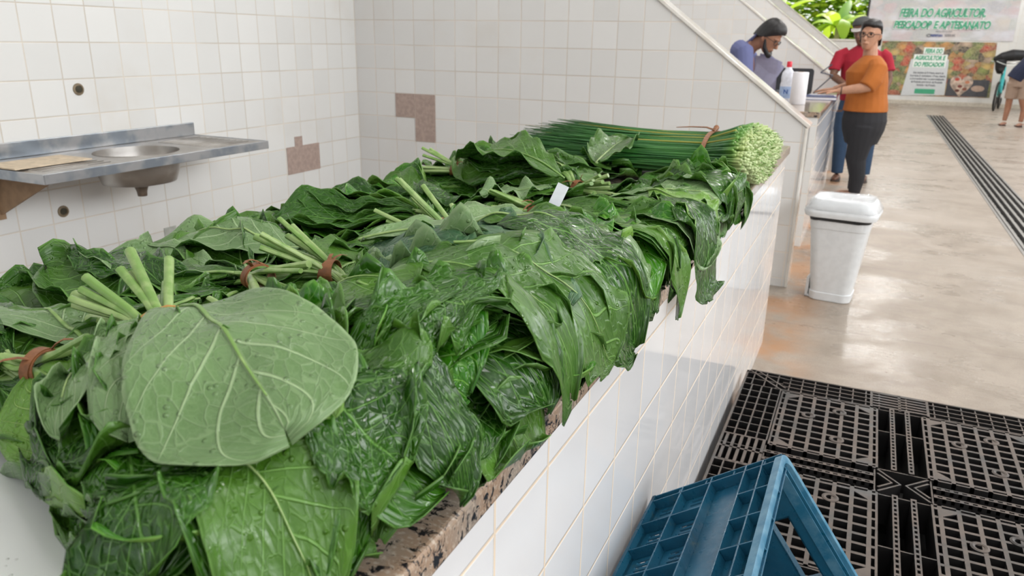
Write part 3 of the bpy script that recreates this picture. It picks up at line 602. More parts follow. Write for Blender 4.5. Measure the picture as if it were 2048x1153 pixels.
# individual leaves lying uppermost: (bunch, x, y, heading, length, half width, kind, options)
TOP = [
 (0, -.36, 1.17, 172, .30, .10, 'm', dict(lift=.05, ruff=.02, z0=(1.0, 1.02))),
 (1, -.36, 1.42, 98, .34, .075, 'm', dict(cup=20, bend=-14, z0=(1.0, 1.03), ruff=.02)),
 (3, -.20, 1.05, 8, .30, .12, 'p', dict(z0=(.99, .97), ruff=.02, lobes=.07)),
 (3, -.33, 1.02, 205, .16, .055, 'p', dict(z0=(1.0, .98), ruff=.02)),
 (3, -.10, .98, -22, .24, .10, 'l', dict(ruff=.03, lobes=.09)),
 (2, -.16, 1.20, -6, .27, .085, 'd', dict(ruff=.03, lobes=.08, fold=14)),
 (2, -.14, 1.36, -20, .26, .06, 'm', dict(curl=(0, 120), v0=.3, cup=24)),
 (5, -.06, .93, -28, .19, .085, 'd', dict(ruff=.03, lobes=.14, xfree=True, soft=2)),
 (5, -.20, .78, -42, .30, .105, 'b', dict(lift=.02, ruff=.025)),
 (5, -.25, .60, -30, .22, .095, 'b', dict(lift=.035, ruff=.022, cup=-14)),
 (5, -.06, .74, -44, .22, .075, 'd', dict(ruff=.03, curl=(60, 0))),
 (4, -.50, .76, 184, .22, .075, 'b', dict(lift=.02, cup=22)),
 (6, -.37, .34, 24, .28, .105, 'p', dict(lift=.025, ruff=.022, z0=(1.03, 1.03))),
 (6, -.36, .30, 6, .30, .095, 'g', dict(curl=(80, 0), v0=.3, ruff=.03)),
 (6, -.35, .27, -8, .28, .09, 'g', dict(curl=(50, 0), v0=.5, ruff=.034)),
 (6, -.33, .26, 14, .27, .085, 'g', dict(curl=(120, 0), v0=.4, ruff=.03)),
 (6, -.31, .27, -14, .16, .055, 'g', dict(cup=105, z0=(1.01, 1.01), v0=.2)),
 (6, -.26, .26, -40, .20, .085, 'g', dict(ruff=.028, rise=-.1)),
 (6, -.20, .40, 16, .24, .10, 'm', dict(ruff=.02)),
 (6, -.12, .42, 6, .20, .10, 'p', dict(ruff=.016, cup=-10)),
 (6, -.15, .36, 20, .20, .09, 'd', dict(ruff=.024, xfree=True, lobes=.07)),
 (5, -.12, .62, 4, .18, .075, 'm', dict(ruff=.03, xfree=True, lobes=.12)),
 (10, -.10, -.03, -18, .12, .045, 'd', dict(ruff=.02, xfree=True, lobes=.2)),
 (7, -.52, .40, 190, .30, .09, 'p', dict(ruff=.02, z0=(.98, .96), cup=10)),
 (7, -.58, .16, 170, .20, .06, 'd', dict(lift=.02, cup=20)),
 (8, -.18, .03, 14, .22, .09, 'd', dict(ruff=.03, curl=(0, 90))),
 (8, -.16, .05, -6, .20, .09, 'm', dict(ruff=.028, tip=.08)),
 (8, -.20, .14, 4, .22, .095, 'm', dict(ruff=.022, curl=(0, 60))),
 (8, -.13, .20, 34, .24, .085, 'm', dict(ruff=.024)),
 (8, -.17, .12, 16, .20, .085, 'm', dict(ruff=.02, xfree=True, lobes=.07)),
 (8, -.34, .02, 12, .24, .075, 'm', dict(ruff=.018, z0=(1.02, 1.03))),
 (9, -.44, -.06, 168, .26, .10, 'p', dict(ruff=.018, lobes=.06)),
 (9, -.50, -.11, 200, .18, .07, 'd', dict(ruff=.02)),
 (9, -.46, -.15, -4, .22, .075, 'd', dict(lift=.018, ruff=.01, tip=-.02)),
 (9, -.30, -.21, 150, .14, .055, 'l', dict(curl=(90, 0), v0=.2)),
 (10, -.24, -.19, -38, .12, .060, 'd', dict(ruff=.012, fold=-10)),
 (10, -.27, -.21, -70, .09, .035, 'l', dict(curl=(120, 60), v0=.1)),
 (10, -.17, -.06, 6, .20, .085, 'm', dict(ruff=.03, tip=.08)),
 (10, -.14, -.02, 20, .19, .085, 'd', dict(ruff=.03, curl=(70, 0))),
 (10, -.13, -.10, -18, .19, .085, 'd', dict(ruff=.032)),
 (10, -.10, -.10, 44, .18, .085, 'd', dict(ruff=.03, curl=(0, 70))),
 (10, -.12, -.13, 12, .17, .08, 'm', dict(ruff=.028, lobes=.07)),
 (10, -.16, -.15, -12, .15, .075, 'm', dict(ruff=.02)),
 (10, -.34, -.05, -32, .28, .095, 'b', dict(ruff=.016)),
 (10, -.17, -.17, -22, .16, .07, 'd', dict(ruff=.028, curl=(60, 0))),
 (10, -.13, -.20, -8, .13, .062, 'm', dict(ruff=.026, lobes=.07)),
 (10, -.21, -.20, -36, .15, .065, 'd', dict(ruff=.02)),
 (10, -.10, -.15, 14, .12, .06, 'd', dict(ruff=.03, lobes=.09)),
 (10, -.19, -.135, -6, .15, .036, 'l', dict(curl=(90, 0), v0=.2, ruff=.010)),
 (10, -.36, -.05, -48, .20, .070, 'd', dict(ruff=.02)),
 (10, -.350, -.065, -58, .20, .050, 'p', dict(curl=(110, 40), v0=.2, ruff=.012, z0=(1.035, 1.0), cup=30)),
 (10, -.330, -.062, -46, .23, .042, 'p', dict(curl=(40, 130), v0=.15, ruff=.010, z0=(1.04, 1.0), cup=25)),
 (10, -.302, -.060, -27.5, .280, .102, 'p', dict(ruff=.006, cup=-8, pw=.90, nu=44, nv=33, z0=(1.035, .99), lobes=.022, gap=.006, stem=False, upd=0., soft=9, tipdrop=.02, clear=2)),
]
r9 = random.Random(9)
STACK = []
for lay in range(5):
    for q, az in enumerate((-78, -52, -27, -4, 20)):
        STACK.append((10, -.285 + r9.uniform(-.012, .012), -.075 + r9.uniform(-.01, .01), az + r9.uniform(-9, 9), .215 - .019 * lay + r9.uniform(-.012, .012), .064 + r9.uniform(-.006, .012), 'dmdbdmddm'[(lay * 2 + q) % 9],
                      dict(ruff=.022, tip=r9.uniform(-.03, .07), curl=r9.choice(((0, 0), (55, 0), (0, 70), (120, 0))), v0=.5, lobes=.06, pw=.66, soft=3, clear=False, z0=(.965 + .018 * lay, .930 + .017 * lay + r9.uniform(-.004, .006)), cup=r9.uniform(-14, 18))))
STACK += [(6, -.36 + r9.uniform(-.01, .01), .19 + .018 * k, 6 + r9.uniform(-10, 10), .28, .085, 'ggmgdgg'[k], dict(ruff=.034, tip=.06, lobes=.05, soft=3, curl=((60, 0), (0, 0), (95, 0))[k % 3], v0=.5)) for k in range(7)]
STACK += [(8, -.24 + .012 * (k % 3), .06 + .012 * k, -20 + 9 * k, .20, .075, 'mdmdm'[k], dict(ruff=.030, tip=.09, lobes=.07, soft=3)) for k in range(5)]
i0 = next(i for i, q in enumerate(TOP) if q[0] == 6); i1 = next(i for i, q in enumerate(TOP) if q[0] == 10 and q[3] == -58)
TOP = TOP[:i0] + [q for q in STACK if q[0] in (6, 8)] + TOP[i0:i1] + [q for q in STACK if q[0] == 10] + TOP[i1:]
for bi, x, y, hd, L_, W_, k, kw in TOP:
    kw = dict(kw); kw.pop('stem', None); kw.setdefault('clear', True); lf = leaf(UB[bi], x, y, hd, L=L_, Wd=W_, kind=k, **kw)
    for q_ in ('_b', '_d'): del lf[q_]
    if k in 'pl' and L_ > .3 and W_ > .105: lf['label'] = 'huge pale grey-green leaf back with raised veins' if bi == 10 else 'broad pale leaf back'
print('heap top', [round(topz(-.2, q), 3) for q in (0, .3, .6, .9, 1.2, 1.5, 2)], [round(topz(-.6, q), 3) for q in (0, .3, .6, .9, 1.2, 1.5, 2)])
# ---------------------------------------------------------------- chives
ch = empty('chive_bunch', (-.25, 1.95, .907)); tag(ch, 'huge tied bunch of green chives at the far end of the counter', 'chives')
t = NT('chive_green'); X, Y, Z = t.sep(t.pos()); n = t.noise(t.scale(t.pos(), (6., 60., 60.)), 1., 3.)
c = t.mix(t.ramp(n, .3, .7), (.018, .11, .022), (.05, .19, .035))
c = t.mix(t.ramp(t.rnd(), .93, .96), c, (.35, .33, .05))
c = t.mix(t.ramp(X, -.075, -.035), c, (.13, .30, .05)); c = t.mix(t.ramp(X, -.04, -.012), c, (.42, .52, .20)); c = t.mix(t.ramp(X, -.014, .004), c, (.50, .60, .30))
t.set(c, .38); M_chive = t.m
rc = random.Random(11)
def chive_pts(k, a=None, q=None):
    a = rc.uniform(0, 2 * math.pi) if a is None else a; q = rc.uniform(0, 1) ** .5 if q is None else q
    ca, sa = math.cos(a) * q, math.sin(a) * q
    def yz(ry, rz, zc): return ca * ry, zc + sa * rz
    out = []; jit = rc.uniform(-.02, .02); Lt = rc.uniform(.42, .62); dy = rc.uniform(-.05, .05); droop = rc.uniform(-.02, .03)
    xe = .025 + rc.uniform(-.030, .012) - .06 * max(0, sa) - .0 * abs(ca)
    for s_ in (0, .25, .5, .75, 1):                                  # flaring from the tie to the cut ends
        ry = .215 + (.350 - .215) * s_ ** 1.1; rz = .062 + (.080 - .062) * s_; y, z = yz(ry, rz, .070 + .016 * s_)
        out.append((-.145 + (xe + .145) * s_, y, z))
    for s_ in (.25, .5, .75, 1):
        ry = .215 + .05 * s_; rz = .062 - .014 * s_; y, z = yz(ry, rz, .070 + droop * s_ * s_)
        out.insert(0, (-.145 - Lt * s_, y + dy * s_ * s_, max(.006, z)))
    return [(p[0] + .25, p[1], p[2]) for p in out]
def chive_tube(mb, pts): mb.tube(pts, [.0006, .0017, .0024, .0028, .003, .003, .0031, .0034, .0040], 6)
for k in range(100):                                                 # the outermost hundred, one by one
    a = R(-40) + R(250) * k / 99 + rc.uniform(-.03, .03)
    mb = MB(); chive_tube(mb, chive_pts(k, a, rc.uniform(.93, 1.06))); mb.build('chive', M_chive, ch, smooth=True)
mb = MB()
for k in range(1500): chive_tube(mb, chive_pts(k))
for k in range(260):
    a = rc.uniform(R(-40), R(215)); chive_tube(mb, chive_pts(k, a, rc.uniform(.86, 1.02)))
o = mb.build('chive_mass', M_chive, ch, smooth=True); o['kind'] = 'stuff'
t = NT('chive_cut_ends'); n = t.noise(t.obj(), 90., 3.); t.set(t.mix(t.ramp(n, .35, .65), (.16, .34, .05), (.66, .72, .42)), .5); M_chend = t.m
mb = MB()
for k in range(900):                                                 # frayed white root ends and sheath scraps
    p = chive_pts(k)[-1]; p = Vector(p); d = Vector((1, rc.uniform(-.9, .9), rc.uniform(-.8, .9))).normalized(); l = rc.uniform(.006, .017)
    mb.tube([p - d * .004, p + d * l * .5, p + d * l], [.0042, .0034, .001], 5, flat=.5)
o = mb.build('frayed_ends', M_chend, ch, smooth=True); o['kind'] = 'stuff'
mb = MB()
for off in (-.148,):
    ring = []
    for i in range(41):
        a = 2 * math.pi * i / 40; q = Vector((off + .25 + .004 * math.sin(3 * a), math.cos(a) * .226, .070 + math.sin(a) * .070)); n = Vector((0, math.cos(a), math.sin(a)))
        ring.append([q + Vector((-.007, 0, 0)), q + Vector((-.007, 0, 0)) + n * .003, q + Vector((.007, 0, 0)) + n * .003, q + Vector((.007, 0, 0))])
    mb.loft(ring, caps=False)
mb.tube([(.10, .03, .145), (.07, .05, .150), (.02, .06, .148), (-.03, .05, .144)], [.007, .006, .005, .003], 6, flat=.4)
mb.tube([(.10, .01, .142), (.105, .03, .153), (.10, .06, .145)], [.006, .009, .006], 8)
mb.build('tie', M_tie, ch, smooth=True, autos=40)
# ---------------------------------------------------------------- white board under the near end of the heap
wb = empty('white_board', (-.5, -.35, .907)); tag(wb, 'glossy white board with thin wooden strip at the near end of the counter', 'board')
t = NT('wet_white_laminate'); dv = t.vor(t.pos(), 120.); drp = t.M('MULTIPLY', t.ramp(dv, .08, .2, 1., 0.), t.ramp(t.noise(t.pos(), 12., 2.), .56, .62))
t.set((.70, .72, .70), t.ramp(drp, 0., 1., .22, .05)); t.bump(drp, .001); M_board = t.m
mb = MB(); mb.prism([(-.40, .0), (.02, .26), (.22, .153), (.342, .108), (.42, -.14), (-.40, -.14)][::-1], 2, .0, .012); mb.build('panel', M_board, wb, bevel=.0015)
mb = MB(); mb.box((.302, -.06, .012), (.309, .121, .0145)); mb.build('wooden_strip', simple('raw_wood', (.42, .22, .11), .7, nscale=60), wb, bevel=.0006)
# ---------------------------------------------------------------- pallet
pl = empty('plastic_pallet', (.02, .95, 0)); tag(pl, 'dusty black plastic pallet on the floor beside the tiled counter', 'pallet')
t = NT('dusty_black_plastic'); g = t.n.new('ShaderNodeNewGeometry'); nz = t.sep(g.outputs['Normal'])[2]
du = t.M('MULTIPLY', t.ramp(nz, .75, .98), t.ramp(t.noise(t.pos(), 11., 5., .65), .28, .62)); t.set(t.mix(t.M('MULTIPLY', du, .85), (.016, .015, .015), (.135, .104, .086)), t.ramp(du, 0., 1., .38, .62)); M_pal = t.m
PW, PL, PZ = 1.03, 1.26, .15
def bar(mb, x0, y0, x1, y1, top=PZ, dep=.02): mb.box((x0, y0, top - dep), (x1, y1, top))
mb = MB()                                                            # outer rim
for (x0, y0, x1, y1) in ((.012, 0, PW - .012, .008), (.012, PL - .008, PW - .012, PL), (0, .012, .008, PL - .012), (PW - .008, .012, PW, PL - .012)): bar(mb, x0, y0, x1, y1, dep=.145)
for cx, cy, a0 in ((.03, .03, 180), (PW - .03, .03, 270), (PW - .03, PL - .03, 0), (.03, PL - .03, 90)):
    o_ = [(cx + .03 * math.cos(R(a0 + q * 15)), cy + .03 * math.sin(R(a0 + q * 15))) for q in range(7)]; i_ = [(cx + .022 * math.cos(R(a0 + q * 15)), cy + .022 * math.sin(R(a0 + q * 15))) for q in range(7)]
    mb.prism(o_ + i_[::-1], 2, .005, PZ)
mb.build('rim', M_pal, pl)
BW = .135
mb = MB()                                                            # border of thin ribs
for e in (.034, .068, .101, .132):
    for s0, s1 in ((BW, PW / 2 - .09), (PW / 2 + .09, PW - BW)):
        bar(mb, s0, e, s1, e + .0045, dep=.05); bar(mb, s0, PL - e - .0045, s1, PL - e, dep=.05)
    for s0, s1 in ((BW, PL / 2 - .09), (PL / 2 + .09, PL - BW)):
        bar(mb, e, s0, e + .0045, s1, dep=.05); bar(mb, PW - e - .0045, s0, PW - e, s1, dep=.05)
for i in range(24):
    x = .03 + i * (PW - .06) / 23
    for y0 in (.006, PL - .136): bar(mb, x, y0, x + .004, y0 + .13, top=PZ - .002, dep=.05) if i % 2 == 0 or abs(x - PW / 2) > .1 else None
    y = .03 + i * (PL - .06) / 23
    for x0 in (.006, PW - .136): bar(mb, x0, y, x0 + .13, y + .004, top=PZ - .002, dep=.05) if i % 2 == 0 or abs(y - PL / 2) > .1 else None
mb.build('border_ribs', M_pal, pl)
mb = MB()                                                            # long slots of the middle blocks and diagonal corner webs
for cx, cy, hor in ((PW / 2, .07, 1), (PW / 2, PL - .07, 1), (.07, PL / 2, 0), (PW - .07, PL / 2, 0)):
    for k in range(6):
        o_ = -.055 + k * .022
        if hor: bar(mb, cx - .085, cy + o_, cx + .085, cy + o_ + .009, dep=.05)
        else: bar(mb, cx + o_, cy - .085, cx + o_ + .009, cy + .085, dep=.05)
    for s_ in (-.09, -.002, .084):
        if hor: bar(mb, cx + s_, cy - .062, cx + s_ + .008, cy + .064, dep=.06)
        else: bar(mb, cx - .062, cy + s_, cx + .064, cy + s_ + .008, dep=.06)
    mb.build('block_ribs', M_pal, pl); mb = MB()
for cx, cy, sx, sy in ((.008, .008, 1, 1), (PW - .008, .008, -1, 1), (.008, PL - .008, 1, -1), (PW - .008, PL - .008, -1, -1)):
    for o_ in (0, .034): mb.prism([(cx + sx * (o_), cy), (cx + sx * (o_ + .006), cy), (cx + sx * (.14 + .003), cy + sy * (.14 - o_)), (cx + sx * (.14 - .003), cy + sy * (.14 - o_ + .003))], 2, PZ - .05, PZ - .0005)
    mb.build('corner_web', M_pal, pl); mb = MB()
QX = ((BW + .005, PW / 2 - .065), (PW / 2 + .065, PW - BW - .005)); QY = ((BW + .005, PL / 2 - .065), (PL / 2 + .065, PL - BW - .005))
for x0, x1 in QX:
    for y0, y1 in QY:
        mb = MB(); nx_, ny_ = 6, 9
        for i in range(nx_ + 1): x = x0 + .02 + (x1 - x0 - .04) * i / nx_; bar(mb, x - .0055, y0, x + .0055, y1, dep=.022)
        for j in range(ny_ + 1): y = y0 + .02 + (y1 - y0 - .04) * j / ny_; bar(mb, x0, y - .0048, x1, y + .0048, top=PZ - .0006, dep=.02)
        for a in (x0, x1 - .006): bar(mb, a, y0, a + .006, y1, dep=.09)
        for a in (y0, y1 - .006): bar(mb, x0, a, x1, a + .006, dep=.09)
        sx = (x1 - x0 - .04) / nx_
        for cx, cy, ux, uy in ((x0 + .015, y0 + .015, 1, 1), (x1 - .015, y0 + .015, -1, 1), (x0 + .015, y1 - .015, 1, -1), (x1 - .015, y1 - .015, -1, -1)):
            mb.prism([(cx, cy), (cx + ux * .062, cy), (cx, cy + uy * .05)], 2, PZ - .006, PZ - .0002)
        q = mb.build('lattice_panel', M_pal, pl)
        for fx, fy in ((.32, .62), (.62, .30), (.62, .78)):
            s_ = MB(); s_.lathe([(.011, PZ - .04), (.011, PZ + .001), (.0165, PZ + .003), (.022, PZ + .001), (.023, PZ - .03)], 20, (x0 + (x1 - x0) * fx, y0 + (y1 - y0) * fy, 0)); s_.build('stud_ring', M_pal, q, smooth=True, autos=40)
# perforated strips and deep channels that form the cross
def ladder(mb, x0, y0, x1, y1, pitch=.021):
    if x1 - x0 > y1 - y0:
        for a in (y0, y1 - .004): bar(mb, x0, a, x1, a + .004, dep=.10)
        n_ = int((x1 - x0) / pitch)
        for k in range(n_ + 1): bar(mb, x0 + k * pitch, y0, x0 + k * pitch + .009, y1, top=PZ - .0004, dep=.012)
    else:
        for a in (x0, x1 - .004): bar(mb, a, y0, a + .004, y1, dep=.10)
        n_ = int((y1 - y0) / pitch)
        for k in range(n_ + 1): bar(mb, x0, y0 + k * pitch, x1, y0 + k * pitch + .009, top=PZ - .0004, dep=.012)
mb = MB(); cx, cy = PW / 2, PL / 2
for s_ in (-.030, .016):
    ladder(mb, cx + s_, BW, cx + s_ + .015, cy - .075); ladder(mb, cx + s_, cy + .075, cx + s_ + .015, PL - BW)
    ladder(mb, BW, cy + s_, cx - .075, cy + s_ + .015); ladder(mb, cx + .075, cy + s_, PW - BW, cy + s_ + .015)
for sx in (-1, 1):
    for sy in (-1, 1):
        for o_ in (.0, .022): mb.prism([(cx + sx * (.004 + o_), cy), (cx + sx * (.010 + o_), cy), (cx + sx * .068, cy + sy * (.060 - o_)), (cx + sx * .062, cy + sy * (.062 - o_))], 2, PZ - .09, PZ - .001)
for y in (BW, BW + .17, cy - .075, cy + .07, PL - BW - .17, PL - BW - .006): bar(mb, cx - .065, y, cx + .065, y + .004, top=PZ - .004, dep=.09)
for x in (BW, cx - .075, cx + .07, PW - BW - .006): bar(mb, x, cy - .065, x + .004, cy + .065, top=PZ - .004, dep=.09)
mb.build('cross_channel', M_pal, pl)
M_pfoot = simple('black_plastic_shadowed', (.014, .013, .013), .5)
mb = MB(); mb.box((.01, .01, .004), (PW - .01, PL - .01, .012)); mb.build('bottom_sheet', M_pfoot, pl)
for fx in (.075, .515, .955):
    for fy in (.075, .63, 1.185):
        mb = MB(); mb.loft([[(fx + x, fy + y, z) for x, y in rrect(.12 * k, .12 * k, .02)] for z, k in ((0, .8), (.09, 1.))]); mb.build('foot', M_pfoot, pl)
# ---------------------------------------------------------------- blue crate, tipped against the counter
CU, CV, CWn = Vector((-.818, .016, -.575)).normalized(), Vector((0, -1, -.012)).normalized(), None
CWn = CU.cross(CV).normalized(); CV = CWn.cross(CU).normalized()
cr = empty('plastic_crate'); tag(cr, 'blue plastic harvest crate tipped on its side on the black pallet', 'crate')
MC = Matrix(((CU.x, CV.x, CWn.x, .244), (CU.y, CV.y, CWn.y, .771), (CU.z, CV.z, CWn.z, .602), (0, 0, 0, 1))); cr.matrix_world = MC
t = NT('blue_crate_plastic'); n = t.noise(t.obj(), 7., 4., .6); n2 = t.noise(t.obj(), 60., 3.)
c = t.mix(t.ramp(n, .35, .68), (.010, .085, .155), (.016, .120, .205)); c = t.mix(t.M('MULTIPLY', t.ramp(t.noise(t.obj(), 22., 5., .7), .60, .72), .5), c, (.10, .13, .10))
t.set(c, t.ramp(n2, .3, .7, .26, .42)); t.bump(n2, .0006); M_blue = t.m
t = NT('worn_blue_rim'); n = t.noise(t.obj(), 30., 4., .6); t.set(t.mix(t.ramp(n, .35, .7), (.020, .150, .26), (.10, .25, .36)), .38); M_bluer = t.m
du_, dv_, dw_ = .287, .55, .347
# side walls: s=0 upper wall (z=0), s=1 lower wall (z=-dw)
def crate_side(flip):
    mb = MB(); zf = (lambda z: z) if not flip else (lambda z: -dw_ - z)
    def B(x0, y0, z0, x1, y1, z1): a, b = sorted((zf(z0), zf(z1))); mb.box((x0, y0, a), (x1, y1, b))
    dep = -.022
    for x0, x1 in ((.004, .080), (.142, .160), (.200, .222), (.270, .287)): B(x0, 0, dep - .003, x1, dv_, dep)          # solid bands
    B(.080, .10, dep - .003, .142, dv_ - .10, dep)
    for y0 in (.0, dv_ - .10): B(.080, y0, dep - .003, .142, y0 + .10, dep)
    rows = [.02 + k * .0845 for k in range(7)]
    for k in range(6):                                                   # slotted cells
        ya, yb = rows[k], rows[k + 1]; 
        for x0, x1 in ((.160, .200), (.222, .270)):
            B(x0, ya, dep - .003, x1, ya + .012, dep); B(x0, yb - .012, dep - .003, x1, yb, dep)
            q = ya + .020
            while q < yb - .018: B(x0, q, dep - .003, x1, q + .0065, dep); q += .0135
    B(.160, 0, dep - .003, .270, .02, dep); B(.160, rows[-1], dep - .003, .270, dv_, dep)
    p = mb.build('side_wall', M_blue, cr)
    rb = MB(); mb2 = mb; mb = rb
    def B(x0, y0, z0, x1, y1, z1): a, b = sorted((zf(z0), zf(z1))); rb.box((x0, y0, a), (x1, y1, b))
    for x in (.040, .075, .148, .214): B(x, .002, dep, x + .003, dv_ - .002, -.001)
    for k, y in enumerate(rows):
        if k in (0, 6): B(.004, y, dep, .287, y + .003, -.001)
        else: B(.004, y, dep, .075, y + .003, -.001); B(.148, y, dep, .287, y + .003, -.001)
    B(.004, .0, dep, .287, .003, -.001); B(.004, dv_ - .003, dep, .287, dv_, -.001)
    rb.build('rib_grid', M_blue, p, bevel=.0006, seg=1)
crate_side(False); crate_side(True)
def crate_end(y0, s):
    """end wall with a hand hole"""
    Y0, Y1 = (y0 + .016 * s, y0 + .019 * s) if s > 0 else (y0 - .019, y0 - .016)
    z0, z1 = -dw_ + .02, -.02; ha, hb = -.25, -.115; mb = MB()
    mb.box((.004, Y0, z0), (.050, Y1, z1)); mb.box((.088, Y0, z0), (.20, Y1, z1)); mb.box((.050, Y0, z0), (.088, Y1, ha)); mb.box((.050, Y0, hb), (.088, Y1, z1)); mb.box((.27, Y0, z0), (.287, Y1, z1))
    q = z0
    while q < z1 - .01: mb.box((.20, Y0, q), (.27, Y1, q + .016)); q += .026
    p = mb.build('end_wall', M_blue, cr)
    mb = MB(); a, b = sorted((y0, Y0 if s > 0 else Y1))
    for x in (.036, .10, .16, .22): mb.box((x, a, -dw_ + .003), (x + .003, b, -.003))
    for z in (-.05, -.11, -.255, -.30): mb.box((.10, a, z), (.287, b, z + .003))
    for x in (.047, .088): mb.box((x, a - .003, ha - .003), (x + .003, b + .003, hb + .003))
    for z in (ha - .003, hb): mb.box((.047, a - .003, z), (.091, b + .003, z + .003))
    mb.build('rib_grid', M_blue, p)
crate_end(0., 1); crate_end(dv_, -1)
mb = MB()                                                            # rolled rim round the opening
outer = rrect(dv_ + .008, dw_ + .008, .03, 6, dv_ / 2, -dw_ / 2); inner = rrect(dv_ - .040, dw_ - .044, .022, 6, dv_ / 2, -dw_ / 2); n_ = len(outer)
rings = []
for x, pr in ((.012, outer), (-.002, outer), (-.004, [(a + (c_ - a) * .3, b + (d - b) * .3) for (a, b), (c_, d) in zip(outer, inner)]), (-.002, [(a + (c_ - a) * .5, b + (d - b) * .5) for (a, b), (c_, d) in zip(outer, inner)]), (.006, [(a + (c_ - a) * .55, b + (d - b) * .55) for (a, b), (c_, d) in zip(outer, inner)]), (.010, inner), (.030, inner)):
    rings.append([(x, p[0], p[1]) for p in pr])
mb.loft(rings, caps=False); mb.build('rim', M_bluer, cr, smooth=True, autos=50)
mb = MB(); b = .284
for k in range(17): y = .018 + k * .0318; mb.box((b - .003, y, -dw_ + .016), (b, y + .012, -.016))
for z in (-dw_ + .014, -dw_ * .75, -dw_ / 2 - .01, -dw_ * .25, -.034): mb.box((b - .004, .016, z), (b + .001, dv_ - .016, z + .02))
for y in (.0, dv_ - .02): mb.box((b - .004, y, -dw_), (b + .003, y + .02, 0))
for z in (-dw_, -.02): mb.box((b - .004, .0, z), (b + .003, dv_, z + .02))
mb.build('base_grid', M_blue, cr)
MCi = MC
def loose(nm, lab, at, hd, L_, Wd, kind, seed):
    lf = leaf(None, 0., -5., hd, L=L_, Wd=Wd, kind=kind, seed=seed, ruff=.01, mid=False); lf.name = nm; tag(lf, lab, 'leaf')
    for kk in ('_b', '_d'): del lf[kk]
    lf.matrix_world = MC @ Matrix.Translation(at) @ Matrix.Rotation(R(0), 4, 'X'); return lf
loose('loose_leaf', 'lime green leaf scrap inside the blue crate, seen through its slots', Vector((.12, .16, -dw_ + .030)), 60, .16, .055, 'l', 5)
loose('loose_leaf', 'lime green leaf lying deeper in the blue crate toward the near end', Vector((.14, .34, -dw_ + .030)), 65, .18, .06, 'l', 6)
# ---------------------------------------------------------------- waste bin
bn = empty('waste_bin', (.25, 3.78, 0), (0, 0, R(-6))); tag(bn, 'tall white plastic waste bin with a flat lid, on the floor beyond the counter', 'bin')
M_white = simple('white_plastic', (.74, .76, .78), .28, var=.02); M_bag = simple('black_bag', (.02, .02, .022), .35)
mb = MB(); n_ = 8
mb.loft([[(x, y, z) for x, y in rrect(w_, d_, rr, n_)] for z, w_, d_, rr in ((0, .205, .19, .05), (.004, .213, .198, .05), (.045, .218, .202, .05), (.047, .210, .194, .05), (.40, .285, .25, .055), (.402, .292, .257, .055), (.445, .298, .262, .055), (.445, .288, .252, .05), (.05, .20, .185, .045))], caps=True)
mb.build('body', M_white, bn, smooth=True, autos=35)
mb = MB(); mb.loft([[(x, y + .006 * math.sin(14 * x + 9 * y), z + .006 * math.sin(30 * x + 22 * y)) for x, y in rrect(w_, d_, .055, n_)] for z, w_, d_ in ((.444, .301, .265), (.454, .304, .268), (.463, .298, .262), (.458, .285, .25))], caps=False); mb.build('bag_edge', M_bag, bn, smooth=True)
mb = MB(); mb.loft([[(x, y, z) for x, y in rrect(w_, d_, rr, n_)] for z, w_, d_, rr in ((.462, .30, .27, .05), (.466, .352, .315, .07), (.486, .366, .325, .075), (.500, .360, .32, .075), (.512, .335, .295, .07), (.545, .315, .275, .07), (.556, .29, .25, .06), (.548, .262, .225, .05), (.530, .24, .20, .05))]); mb.build('lid', M_white, bn, smooth=True, autos=50)
t = NT('clear_film'); t.set((.9, .92, .95), .06, Transmission_Weight=.0, Alpha=.32); t.bump(t.noise(t.obj(), 16., 4., .6), .01); M_film = t.m
mb = MB(); mb.loft([[(x * (1 + .02 * math.sin(9 * y * 8)), y * (1 + .03 * math.sin(60 * x)), z + .004 * math.sin(50 * x) * math.sin(44 * y)) for x, y in rrect(w_, d_, rr, n_)] for z, w_, d_, rr in ((.506, .364, .326, .07), (.548, .322, .282, .07), (.562, .295, .255, .06), (.558, .20, .18, .05), (.552, .02, .02, .01))]); mb.build('film_wrap', M_film, bn, smooth=True)
mb = MB(); mb.box((-.128, -.06, .0), (-.112, .05, .11)); mb.box((-.128, -.06, .0), (-.10, .05, .012)); mb.build('pedal_frame', M_white, bn, bevel=.003)
# ---------------------------------------------------------------- small white tag between the leaves
tz_ = max(float(samp(HA, np.array([-.165 + a]), np.array([.61 + b]))[0]) for a in (-.03, 0, .03) for b in (-.05, -.025, 0))
tg = MB(); tg.box((-.010, -.0006, -.03), (.010, .0006, .040)); o = tg.build('plastic_tag', simple('white_tag', (.78, .80, .86), .4), loc=(-.165, .61, tz_ - .002)); o.rotation_euler = (R(-12), R(24), R(20)); tag(o, 'small white plastic tag sticking up between the collard leaves', 'tag')
